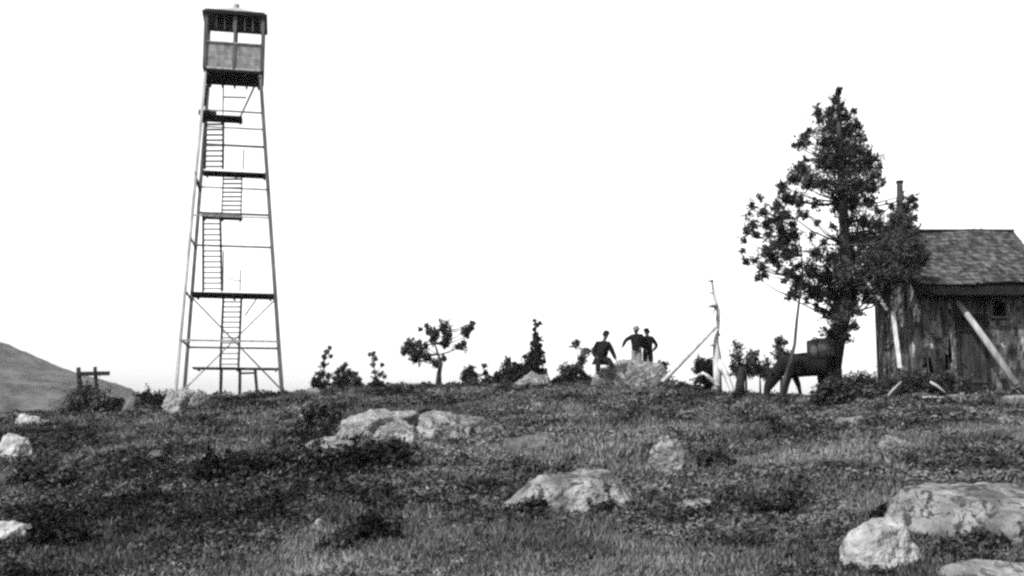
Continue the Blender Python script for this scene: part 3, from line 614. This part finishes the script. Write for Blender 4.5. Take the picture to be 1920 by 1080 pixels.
wn = MB(); wn.box(((WX0 + WX1) / 2, CY0 - .05, WZ1 + .02), (WX1 - WX0 + .1, .08, .05)); wn.box(((WX0 + WX1) / 2, CY0 - .05, WZ0 - .02), (WX1 - WX0 + .1, .1, .05))
for xx in (WX0 - .02, WX1 + .02): wn.box((xx, CY0 - .05, (WZ0 + WZ1) / 2), (.05, .08, WZ1 - WZ0))
wn.build('window_frame', M['wood'], cabin, origin=CO)
# left gable wall
b = MB(); y = CY0 + .03; ym = (CY0 + CY1) / 2
while y < CY1:
    w = min(random.uniform(.11, .2), CY1 - y); top = wt + (rg - .12 - wt) * (1 - abs(y + w / 2 - ym) / (ym - CY0)) * .97
    b.box((CX0 + random.uniform(-.02, .02), y + w / 2, (cb + top) / 2), (.05, w - .012, top - cb), None, random.random()); y += w
b.build('side_wall', M['slab'], cabin, origin=CO)
b = MB(); b.box((CX1, ym, (cb + wt) / 2), (.08, CY1 - CY0 - .1, wt - cb)); b.add([(CX1, CY0, wt), (CX1, CY1, wt), (CX1, ym, rg - .1)], [(0, 1, 2)]); b.box(((CX0 + CX1) / 2, CY1, (cb + wt) / 2), (CX1 - CX0, .06, wt - cb))
b.build('rear_wall', M['slab'], cabin, origin=CO)
b = MB(); b.box(((CX0 + CX1) / 2, ym, cb + .12), (CX1 - CX0 - .1, CY1 - CY0 - .1, .06)); b.build('floor_boards', M['inside'], cabin, origin=CO)
b = MB()
for xx in (DX0 - .03, DX1 + .03): b.box((xx, CY0 - .035, (cb + DT) / 2), (.09, .06, DT - cb))
b.box(((DX0 + DX1) / 2, CY0 - .036, DT + .045), (DX1 - DX0 + .16, .06, .09)); b.build('door_frame', M['dark_wood'], cabin, origin=CO)
b = MB()
nb = 5; dw = (DX1 - DX0) / nb
for k in range(nb):
    b.box((DX0 + dw * (k + .5), CY0 + .03, (cb + .1 + DT) / 2), (dw - .014, .035, DT - cb - .14 - random.uniform(0, .06)), None, random.random() * 1.2)
b.box(((DX0 + DX1) / 2, CY0 - .003, cb + .55), (DX1 - DX0 - .04, .03, .09), None, .6); b.box(((DX0 + DX1) / 2, CY0 - .003, DT - .3), (DX1 - DX0 - .04, .03, .09), None, .6)
d = b.build('door', mat('old_door', .012, .05, 5, stretch=(1, 1, .3), bump=.5, bscale=14, tone=1.), cabin, origin=CO); b = MB(); b.tube([(DX0 + .08, CY0 + .01, cb + 1), (DX0 + .08, CY0 - .06, cb + 1), (DX0 + .14, CY0 - .06, cb + 1)], .016, 8); b.build('handle', M['iron'], d, origin=CO)
# roof: sheathing + shingle courses
RX0, RX1 = CX0 - .22, at(1900, 433, 29.0).x
yf, yb = 26.9, 31.1
b = MB()
for (ya, sg) in ((yf, 1), (yb, -1)):
    n = Vector((0, -sg * (rg - ev), abs(29.0 - ya))).normalized() * .05
    q = [Vector((RX0, ya, ev)), Vector((RX1, ya, ev)), Vector((RX1, 29.0, rg)), Vector((RX0, 29.0, rg))]
    b.add([v - n for v in q] + [v - n * 2 for v in q], [(0, 1, 2, 3), (7, 6, 5, 4), (0, 4, 5, 1), (1, 5, 6, 2), (3, 7, 4, 0)])
sh = b.build('roof', M['dark_wood'], cabin, origin=CO)
b = MB(); nc = 15
for (ya, sg) in ((yf, 1), (yb, -1)):
    dvec = Vector((0, 29.0 - ya, rg - ev)); L = dvec.length; dn = dvec / L; nn = Vector((0, -dn.z * sg, abs(dn.y)))
    for c in range(nc):
        x = RX0 - .02 + random.uniform(0, .05); base = Vector((0, ya, ev)) + dn * (L * c / nc - .03)
        while x < RX1:
            w = min(random.uniform(.08, .17), RX1 + .02 - x); lift = random.uniform(.008, .03); ln = L / nc * 1.35; jy = random.uniform(-.02, .015)
            sag = -.035 * math.sin((x - RX0) / (RX1 - RX0) * PI * 2.2) * 1
            A = base + dn * jy + nn * lift; Bk = base + dn * (ln + jy) + nn * .004
            vs = [Vector((x, A.y, A.z + sag)), Vector((x + w - .008, A.y, A.z + sag)), Vector((x + w - .008, Bk.y, Bk.z + sag)), Vector((x, Bk.y, Bk.z + sag))]
            vs += [v - nn * .02 for v in vs]; b.add(vs, [(0, 1, 2, 3), (0, 4, 5, 1), (1, 5, 6, 2), (3, 7, 4, 0)], random.random()); x += w
b.build('shingles', M['shingle'], sh, origin=CO)
b = MB(); b.bar((RX0, 28.97, rg + .02), (RX1, 28.97, rg + .015), .12, .04, .5); b.build('ridge_board', M['shingle'], sh, origin=CO)
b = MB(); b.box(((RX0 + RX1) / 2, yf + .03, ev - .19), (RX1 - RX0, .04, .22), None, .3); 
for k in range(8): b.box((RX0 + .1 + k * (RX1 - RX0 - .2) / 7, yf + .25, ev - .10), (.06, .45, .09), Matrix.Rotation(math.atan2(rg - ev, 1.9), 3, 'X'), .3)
b.build('eave_shade_board', M['roofing'], sh, origin=CO)  # near-black and hung deep: shade under the overhang put into colour and shape
b = MB(); pb = at(1687, 440, 29.3); pt = at(1687, 341, 29.3); b.tube([Vector((pb.x, 29.3, rg - .7)), pb, pt], .085, 10); b.tube([pt - Vector((0, 0, .03)), pt + Vector((0, 0, .03))], .105, 10); b.build('stovepipe', M['iron'], cabin, True, origin=CO)

def pole(name, label, a, c, r, m='peeled', group=None):
    P0, P1 = at(*a), at(*c); t = empty(name, P0, label, 'pole', group); b = MB(); md = (P0 + P1) / 2 + Vector((.01, 0, .015)); b.tube([P0, md, P1], [r * 1.15, r, r * .85], 9, rough=.08); b.build('shaft', M[m], t, True, P0)
    b = MB(); dv = (P1 - P0); q = P0.lerp(P1, .62); b.tube([q, q + Vector((.05, -.06, .05))], [r * .35, r * .2], 6); b.build('knot_stub', M[m], t, True, P0)
pole('prop_pole', 'stout pale pole propped diagonally against the front of the cabin', (1906, 722, 26.4), (1796, 566, 27.38), .085, 'pale_wood')
pole('slanting_pole', 'thin pale pole slanting out of the tall tree towards the cabin corner', (1664, 582, 27.6), (1628, 532, 28.4), .045, 'pale_wood')
b = MB(); a, c = at(1687, 690, 27.2), at(1674, 584, 27.6); b.bar(a, c, .10, .03, .9); lb = b.build('loose_board', M['snag'], origin=a); tag(lb, 'pale loose board stood on end against the cabin side wall', 'board')
LOGS = [((1690, 728, 26.8), (1752, 720, 26.9), .07, 'grey log lying at the corner of the cabin', 'wood'), ((1716, 742, 26.2), (1778, 736, 26.3), .05, 'thin grey log in front of the cabin corner', 'pale_wood'),
        ((1770, 738, 26.5), (1868, 746, 26.3), .06, 'long split log in front of the cabin doorway', 'wood'), ((1800, 731, 26.8), (1850, 738, 26.6), .05, 'short log behind the long split one by the doorway', 'pale_wood'),
        ((1744, 716, 26.6), (1772, 736, 26.4), .03, 'thin stick propped on the logs by the cabin', 'pale_wood'), ((1660, 748, 26.4), (1690, 716, 26.6), .03, 'bent grey stick standing at the cabin corner brush', 'pale_wood')]
for a, c, r, lab, m in LOGS:
    A, Cc = at(*a), at(*c); 
    for q in (A, Cc): 
        if r > .04: q.z = gz(q.x, q.y) + r * 1.2
    b = MB(); b.tube([A, (A + Cc) / 2 + Vector((0, 0, .02)), Cc], [r, r * 1.1, r * .85], 8, rough=.15); o = b.build('log' if r > .04 else 'stick', M[m], None, True, A); tag(o, lab, 'log' if r > .04 else 'stick', 'wood littered before the cabin')

# ------------------------------------------------------------------ skinned bodies
def skinned(name, verts, edges, roots, m, parent, loc, sub=2):
    me = bpy.data.meshes.new(name); me.from_pydata([v[:3] for v in verts], edges, [])
    o = bpy.data.objects.new(name, me); COL.objects.link(o)
    md = o.modifiers.new('s', 'SKIN'); md.use_smooth_shade = True
    sk = me.skin_vertices[0].data if me.skin_vertices else None
    if sk is None:
        bpy.context.view_layer.objects.active = o; bpy.ops.object.modifier_remove(modifier='s'); 
    for k, v in enumerate(verts):
        r = v[3]; sk[k].radius = (r, v[4] if len(v) > 4 else r); sk[k].use_root = k in roots
    s2 = o.modifiers.new('u', 'SUBSURF'); s2.levels = sub; s2.render_levels = sub
    bpy.context.view_layer.update(); dg = bpy.context.evaluated_depsgraph_get(); ev_ = o.evaluated_get(dg)
    nm = bpy.data.meshes.new_from_object(ev_); bpy.data.objects.remove(o); bpy.data.meshes.remove(me)
    nm.materials.clear(); nm.materials.append(m); nm.name = name
    nm.polygons.foreach_set('use_smooth', [True] * len(nm.polygons))
    o = bpy.data.objects.new(name, nm); COL.objects.link(o)
    o.parent = parent; o.location = loc; return o
def _mk_skin_layer(me): pass
def add_hand(V, E, roots, wrist, d, side):
    """palm and five bent fingers growing out of the wrist along d"""
    w = Vector(wrist); d = Vector(d).normalized(); s = d.cross(Vector((0, 1, 0))); s = s.normalized() if s.length > .1 else Vector((1, 0, 0))
    s = Vector((0, 1, 0)) if abs(d.y) < .7 else s
    n = d.cross(s).normalized() * side
    for k, L in enumerate((.070, .080, .075, .058)):
        o = w + d * .085 + s * (.027 - .018 * k); b0 = len(V)
        for t, bend in ((-.03, 0), (0, 0), (.45, .006), (1., .026)): q = o + d * L * t + n * bend; V.append((q.x, q.y, q.z, .0085))
        E += [(b0, b0 + 1), (b0 + 1, b0 + 2), (b0 + 2, b0 + 3)]; roots.append(b0)
    b0 = len(V)
    for q in (w + d * .03 + s * .02, w + d * .055 + s * .045, w + d * .085 + s * .055 + n * .01): V.append((q.x, q.y, q.z, .010))
    E += [(b0, b0 + 1), (b0 + 1, b0 + 2)]; roots.append(b0)
def person(loc, label, J, coat, trousers, hat, hatm, coatm, trm, bare_arms=False, face=-1, headturn=0):
    """J: joints dict in metres, x right / y away from the camera / z up"""
    t = empty('person', loc, label, 'person'); V = []; E = []; idx = {}
    def add(n, r, r2=None): idx[n] = len(V); p = J[n]; V.append((p[0], p[1], p[2], r, r2 or r))
    for n, r in (('pelvis', .15), ('waist', .135), ('chest', .165), ('neckb', .075), ('neck', .055)): add(n, r)
    for a, c in (('pelvis', 'waist'), ('waist', 'chest'), ('chest', 'neckb'), ('neckb', 'neck')): E.append((idx[a], idx[c]))
    h = Vector(J['head']); nk = Vector(J['neck']); up = (h - nk).normalized(); fw = Vector(J['face']).normalized()
    for k, (q, r) in enumerate(((h - up * .05 + fw * .012, .075), (h + up * .01, .088), (h + up * .06 - fw * .008, .07))):
        V.append((q.x, q.y, q.z, r)); E.append((len(V) - 2 if k else idx['neck'], len(V) - 1))
    roots = [0]
    sd = fw.cross(up).normalized()
    b0 = len(V)     # nose, chin, ears
    for ch in ([(h + fw * .07 + up * .012, .014), (h + fw * .105 - up * .012, .013)], [(h + fw * .055 - up * .09, .03), (h + fw * .075 - up * .095, .024)],
               [(h + sd * .075, .014), (h + sd * .095, .018)], [(h - sd * .075, .014), (h - sd * .095, .018)]):
        b0 = len(V)
        for q, r in ch: V.append((q.x, q.y, q.z, r))
        E.append((b0, b0 + 1)); roots.append(b0)
    for s, sg in (('L', -1), ('R', 1)):
        for n, r in (('sh' + s, .062), ('el' + s, .043), ('wr' + s, .028)): add(n, r)
        E += [(idx['chest'], idx['sh' + s]), (idx['sh' + s], idx['el' + s]), (idx['el' + s], idx['wr' + s])]
        w = Vector(J['wr' + s]); d = (w - Vector(J['el' + s])).normalized(); q = w + d * .06
        V.append((q.x, q.y, q.z, .034)); E.append((idx['wr' + s], len(V) - 1)); add_hand(V, E, roots, w, d, sg)
        for n, r in (('hip' + s, .105), ('kn' + s, .062), ('an' + s, .042)): add(n, r)
        E += [(idx['pelvis'], idx['hip' + s]), (idx['hip' + s], idx['kn' + s]), (idx['kn' + s], idx['an' + s])]
        q = Vector(J['an' + s]) + Vector(J.get('toe', (0, -.16, -.04))); V.append((q.x, q.y, q.z, .038)); E.append((idx['an' + s], len(V) - 1))
    skinned('body', V, E, roots, M['skin'], t, (0, 0, 0))
    def garment(name, segs, m, root):
        V = []; E = []; ix = {}
        for a, ra, c, rc in segs:
            for n, r in ((a, ra), (c, rc)):
                if n not in ix: ix[n] = len(V); p = J[n]; V.append((p[0], p[1], p[2], r))
            E.append((ix[a], ix[c]))
        return skinned(name, V, E, [ix[root]], m, t, (0, 0, 0))
    J['hem'] = tuple(Vector(J['pelvis']) + Vector((0, 0, -.06)))
    k = coat
    seg = [('hem', .155 * k, 'pelvis', .165 * k), ('pelvis', .165 * k, 'waist', .155 * k), ('waist', .155 * k, 'chest', .185 * k), ('chest', .185 * k, 'neckb', .09)]
    arm = [('chest', .185 * k, 'shL', .085 * k), ('chest', .185 * k, 'shR', .085 * k)]
    if not bare_arms: arm += [('shL', .085 * k, 'elL', .06 * k), ('elL', .06 * k, 'wrL', .042 * k), ('shR', .085 * k, 'elR', .06 * k), ('elR', .06 * k, 'wrR', .042 * k)]
    garment('coat' if not bare_arms else 'vest', seg + arm, coatm, 'chest')
    if bare_arms:
        for s in 'LR': garment('sleeve', [('sh' + s, .075, 'el' + s, .055), ('el' + s, .055, 'wr' + s, .036)], M['trouser'], 'sh' + s)
    if J['pelvis'][2] < .7: garment('coat_skirt', [('hem', .19, 'hipL', .14), ('hipL', .14, 'knL', .10), ('hem', .19, 'hipR', .14), ('hipR', .14, 'knR', .10), ('knR', .10, 'anR', .075), ('knL', .10, 'anL', .08)], coatm, 'hem')
    J['crotch'] = tuple(Vector(J['pelvis']) + Vector((0, 0, -.02)))
    garment('trousers', [('waist', .145, 'pelvis', .165), ('pelvis', .165, 'hipL', .118), ('hipL', .118, 'knL', .082), ('knL', .082, 'anL', .066), ('pelvis', .165, 'hipR', .118), ('hipR', .118, 'knR', .082), ('knR', .082, 'anR', .066)], trm, 'pelvis')
    for s in 'LR':
        b = MB(); a = Vector(J['an' + s]); toe = Vector(J.get('toe', (0, -.16, -.04))); b.tube([a + Vector((0, 0, .06)), a + Vector((0, 0, -.02)), a + toe * .55 + Vector((0, 0, -.01)), a + toe * 1.15], [.056, .06, .052, .03], 8); o = b.build('boot', M['strap'], None, True); o.parent = t
    b = MB(); n = 12; q = h - fw * .012
    b.tube([q - up * .02 - fw * .02, q + up * .04 - fw * .012, q + up * .088, q + up * .105], [.092, .1, .08, .03], n); o = b.build('hair', M['hair'], None, True); o.parent = t
    for sgn in (-1, 1):
        b = MB(); p = h + fw * .078 + up * .018 + sd * .032 * sgn; b.tube([p, p + fw * .012], [.012, .008], 8); o = b.build('eye', M['hair'], None, True); o.parent = t
    if hat:
        b = MB(); c = h + up * .065
        b.tube([c, c + up * .012], [.165 * hat, .16 * hat], 16); b.tube([c + up * .005, c + up * .06, c + up * .10, c + up * .115], [.105, .1, .085, .04], 14); o = b.build('hat', hatm, None, True); o.parent = t
    return t
U = 1.0
def stand(**k):
    J = dict(pelvis=(0, 0, .95), waist=(0, 0, 1.09), chest=(0, 0, 1.30), neckb=(0, 0, 1.46), neck=(0, 0, 1.50), head=(0, -.01, 1.61), face=(0, -1, -.1),
             shL=(-.19, 0, 1.41), elL=(-.24, .02, 1.13), wrL=(-.23, -.04, .88), shR=(.19, 0, 1.41), elR=(.24, .02, 1.13), wrR=(.23, -.04, .88),
             hipL=(-.09, 0, .90), knL=(-.10, -.01, .49), anL=(-.11, .02, .08), hipR=(.09, 0, .90), knR=(.10, -.01, .49), anR=(.11, .02, .08)); J.update(k); return J
def place(px, py_head, D, hz):     # ground point so that the head (height hz) appears at py
    p = at(px, py_head, D); return Vector((p.x, D, p.z - hz))
PB = place(1193, 620, 38.2, 1.61); PC = place(1214, 624, 38.6, 1.61); PA = place(1132, 628, 36.6, 1.36)
person(PB, 'person in a black vest and pale hat holding one arm out over the boulder', stand(head=(-.01, -.03, 1.61), face=(-.75, -.6, -.25), shL=(-.18, 0, 1.40), elL=(-.38, -.06, 1.27), wrL=(-.50, -.14, 1.04), elR=(.22, .05, 1.13), wrR=(.12, -.12, 1.0)),
       1.18, True, 1.0, M['feltl'], M['vest'], M['trouser'], bare_arms=False)
person(PC, 'person standing with hand on hip and elbow out, at the far right of the group', stand(head=(-.02, 0, 1.60), face=(-.9, -.3, -.1), shR=(.17, 0, 1.40), elR=(.33, .02, 1.16), wrR=(.19, -.06, .98), shL=(-.12, -.08, 1.41), elL=(-.2, -.15, 1.15), wrL=(-.12, -.3, 1.0)),
       1.15, True, .62, M['felt'], M['vest'], M['trouserd'])
person(PA, 'person in a heavy dark coat and cap seated at the left end of the boulder', dict(pelvis=(-.12, .10, .52), waist=(-.10, .08, .66), chest=(-.04, .02, .93), neckb=(.0, -.02, 1.14), neck=(.02, -.03, 1.19), head=(.06, -.06, 1.33), face=(.75, -.6, -.3),
       shL=(-.22, .04, 1.04), elL=(-.36, .02, .76), wrL=(-.26, -.18, .60), shR=(.17, -.02, 1.04), elR=(.30, -.02, .76), wrR=(.38, -.14, .54),
       hipL=(-.2, .08, .50), knL=(-.22, -.36, .50), anL=(-.24, -.34, .09), hipR=(-.02, .06, .50), knR=(.12, -.34, .52), anR=(.30, -.5, .18)), 1.34, True, .75, M['felt'], M['cloth'], M['cloth'])
rock(1124, 716, 38, 24, 'rockd', 33, label='low dark stone that the seated person sits on', sink=.0, Y=36.62, sub=3, depth=.7)

# ------------------------------------------------------------------ pony (packhorse) grazing to the left
PH = 29.2; hb = at(1515, 740, PH); hz0 = gz(hb.x, PH)
hz0 += .03; pony = empty('pony', (hb.x, PH, hz0), 'dark pony with lowered head grazing under the tall tree', 'pony')
V = []; E = []
def hv(x, y, z, r, r2=None): k = 1.24 if r > .07 else 1.5; V.append((x, y, z * 1.13, r * k, (r2 or r) * k)); return len(V) - 1
barrel = [hv(.60, 0, .86, .20, .23), hv(.42, 0, .87, .25, .27), hv(.12, 0, .84, .27, .28), hv(-.18, 0, .84, .26, .28), hv(-.42, 0, .85, .22, .26)]
for a, c in zip(barrel, barrel[1:]): E.append((a, c))
nk = [hv(-.62, 0, .86, .12, .20), hv(-.80, .0, .68, .085, .16), hv(-.94, 0, .50, .07, .125)]
E += [(barrel[-1], nk[0]), (nk[0], nk[1]), (nk[1], nk[2])]
hd_ = [hv(-1.02, 0, .38, .075, .12), hv(-1.10, 0, .24, .072, .075), hv(-1.09, 0, .10, .05, .055)]
E += [(nk[2], hd_[0]), (hd_[0], hd_[1]), (hd_[1], hd_[2])]
for s in (-1, 1):
    x0 = -.50 if s < 0 else -.34; kx = -.58 if s < 0 else -.22; fx = -.64 if s < 0 else -.14
    a = [hv(x0, s * .12, .66, .10, .09), hv(kx, s * .12, .40, .050), hv((kx + fx) / 2, s * .12, .22, .032), hv(fx, s * .12, .09, .036), hv(fx - .02, s * .12, .03, .045)]
    E.append((barrel[4] if s < 0 else barrel[3], a[0])); E += list(zip(a, a[1:]))
    o = .0 if s < 0 else -.10
    a = [hv(.56 + o, s * .13, .66, .12, .11), hv(.46 + o, s * .13, .50, .085, .07), hv(.64 + o, s * .13, .34, .045), hv(.60 + o, s * .13, .18, .032), hv(.57 + o, s * .13, .08, .036), hv(.54 + o, s * .13, .03, .045)]
    E.append((barrel[0] if s < 0 else barrel[1], a[0])); E += list(zip(a, a[1:]))
skinned('body', V, E, [barrel[2]], M['coat'], pony, (0, 0, 0))
for s in (-1, 1):
    b = MB(); b.tube([(-.94, s * .07, .66), (-.955, s * .10, .74), (-.97, s * .105, .81)], [.03, .032, .006], 7); o = b.build('ear', M['coat'], None, True); o.parent = pony
    b = MB(); b.tube([(-1.045, s * .09, .44), (-1.048, s * .11, .438)], [.018, .012], 8); o = b.build('eye', M['hoof'], None, True); o.parent = pony
b = MB()
for k in range(26):
    t = k / 25; x = -.50 - .46 * t; z = 1.30 - .60 * t + .03 * math.sin(t * 9); y = random.uniform(-.03, .03); b.tube([(x + .02, y, z), (x - .02 + .10, y * 4 - .08, z - .06), (x + .12, y * 4 - .12, z - .16)], [.022, .018, .004], 5)
o = b.build('mane', M['mane'], None, True); o.parent = pony
b = MB()
for k in range(12): y = random.uniform(-.04, .04); b.tube([(.78, y * .4, 1.16), (.88 + y * .3, y, 1.0), (.88 + y, y * 1.4, .65), (.86 + y * 1.4, y * 1.6, .36)], [.03, .035, .03, .006], 6)
o = b.build('tail', M['mane'], None, True); o.parent = pony
# load on its back: canvas-wrapped box with straps
pk = empty('pack_load', (hb.x + .38, PH, hz0 + 1.14), 'square grey canvas pack loaded on the dark pony', 'pack')
bm = bmesh.new(); bmesh.ops.create_cube(bm, size=1); bmesh.ops.subdivide_edges(bm, edges=bm.edges[:], cuts=7, use_grid_fill=True)
for v in bm.verts:
    q = v.co.copy(); bulge = 1 + .22 * (1 - (2 * q.x) ** 2) * (1 - (2 * q.z) ** 2); v.co = Vector((q.x * .62 , q.y * .5 * bulge, q.z * .46 * (1 + .10 * (1 - (2 * q.x) ** 2) - .18 * max(0, q.z) * (2 * abs(q.x)) ** 3))) + Vector((0, 0, .26)) + mnoise.noise_vector(q * 3) * .025
me = bpy.data.meshes.new('bundle'); bm.to_mesh(me); bm.free(); me.materials.append(M['canvas']); me.polygons.foreach_set('use_smooth', [True] * len(me.polygons)); o = bpy.data.objects.new('bundle', me); COL.objects.link(o); o.parent = pk
for x in (-.16, .16):
    b = MB(); R = [(x, -.285, -.02), (x, -.285, .5), (x, .0, .56), (x, .285, .5), (x, .285, -.02)]; b.tube(R, .018, 6); o = b.build('strap', M['strap'], None, True); o.parent = pk

# ------------------------------------------------------------------ far wooded hill
HT = [(-900, 470), (-300, 560), (0, 641), (50, 664), (110, 690), (150, 703), (190, 713), (215, 720), (250, 743), (285, 772), (330, 800), (420, 830)]
D0 = 640.; xs = np.linspace((-900 - 960) / F * D0, (420 - 960) / F * D0, 260); ys = np.linspace(-260, 300, 90)
Xh, Yh = np.meshgrid(xs, ys); vx = Xh / D0 * F + 960
top = (800 - np.interp(vx, [p[0] for p in HT], [p[1] for p in HT])) / F * D0 + EYE
prof = np.exp(-(Yh / 150) ** 2); Zh = -45 + (top + 45) * prof * (1 - .0 * Yh) + 3.2 * (fbm(Xh / 7, Yh / 7, 88, 3) - .5) + 9 * (fbm(Xh / 40, Yh / 60, 90, 2) - .5) * np.clip(np.abs(Yh) / 60, 0, 1)
me = bpy.data.meshes.new('hill'); nx, ny = len(xs), len(ys); Vv = np.stack([Xh.ravel(), (Yh + D0).ravel(), Zh.ravel()], 1)
me.vertices.add(nx * ny); me.vertices.foreach_set('co', Vv.astype(np.float32).ravel()); i, j = np.meshgrid(np.arange(nx - 1), np.arange(ny - 1)); a = (j * nx + i).ravel()
Q = np.stack([a, a + 1, a + nx + 1, a + nx], 1).astype(np.int32); nf = len(Q); me.loops.add(nf * 4); me.loops.foreach_set('vertex_index', Q.ravel()); me.polygons.add(nf); me.polygons.foreach_set('loop_start', np.arange(0, nf * 4, 4, dtype=np.int32))
me.polygons.foreach_set('use_smooth', np.ones(nf, bool)); me.materials.append(M['forest']); me.update(calc_edges=True)
o = bpy.data.objects.new('hill', me); COL.objects.link(o); tag(o, kind='structure')

# ------------------------------------------------------------------ haze
HAZE = .00012
if HAZE:
    b = MB(); b.box((0, 0, 28), (3400, 3400, 260)); hz = b.build('haze', M['soil']); tag(hz, 'thin pale summer haze over the whole place', 'haze', kind='stuff')
    m = bpy.data.materials.new('haze'); m.use_nodes = True; N = m.node_tree.nodes; N.clear(); out = N.new('ShaderNodeOutputMaterial'); pv = N.new('ShaderNodeVolumePrincipled')
    pv.inputs['Color'].default_value = (.95, .95, .95, 1); pv.inputs['Density'].default_value = HAZE; pv.inputs['Anisotropy'].default_value = .0; m.node_tree.links.new(pv.outputs[0], out.inputs['Volume'])
    hz.data.materials.clear(); hz.data.materials.append(m)

# ------------------------------------------------------------------ light
SD = Vector((-.62, -.62, .95)).normalized()     # towards the sun: high, left, behind the camera
el = math.asin(SD.z); azm = math.atan2(SD.x, SD.y)
sl = bpy.data.lights.new('sun', 'SUN'); sl.energy = 5.; sl.angle = math.radians(.53); sl.color = (1, 1, 1); so = bpy.data.objects.new('sun', sl); COL.objects.link(so)
so.rotation_euler = (-SD).to_track_quat('-Z', 'Y').to_euler(); so.location = (0, 0, 60)
w = bpy.data.worlds.new('World'); SC.world = w; w.use_nodes = True; N = w.node_tree.nodes; L = w.node_tree.links
sk = N.new('ShaderNodeTexSky'); sk.sky_type = 'NISHITA'; sk.sun_disc = False; sk.sun_elevation = el; sk.sun_rotation = azm; sk.air_density = 1.; sk.dust_density = 2.5
sp = N.new('ShaderNodeSeparateColor'); L.new(sk.outputs[0], sp.inputs[0]); cc = N.new('ShaderNodeCombineColor')
for k in range(3): L.new(sp.outputs[2], cc.inputs[k])     # the plate was sensitive to blue light only
bg = N['Background']; L.new(cc.outputs[0], bg.inputs['Color']); bg.inputs['Strength'].default_value = .15

# ------------------------------------------------------------------ camera
cam = bpy.data.cameras.new('camera'); co = bpy.data.objects.new('camera', cam); COL.objects.link(co); SC.camera = co
co.location = (0, 0, EYE); co.rotation_euler = (PI / 2 + PITCH, 0, 0); cam.sensor_width = 36; cam.lens = 18 / math.tan(math.radians(25)); cam.clip_end = 6000
SC.view_settings.view_transform = 'Standard'; SC.view_settings.look = 'None'; SC.view_settings.exposure = 1.15; SC.view_settings.gamma = 1
SC.cycles.pixel_filter_type = 'BLACKMAN_HARRIS'; SC.cycles.filter_width = 2.6
SC.cycles.max_bounces = 4; SC.cycles.diffuse_bounces = 2; SC.cycles.volume_bounces = 1; SC.cycles.transparent_max_bounces = 4
SC.cycles.use_denoising = False; SC.cycles.sample_clamp_direct = 4; SC.cycles.sample_clamp_indirect = 1
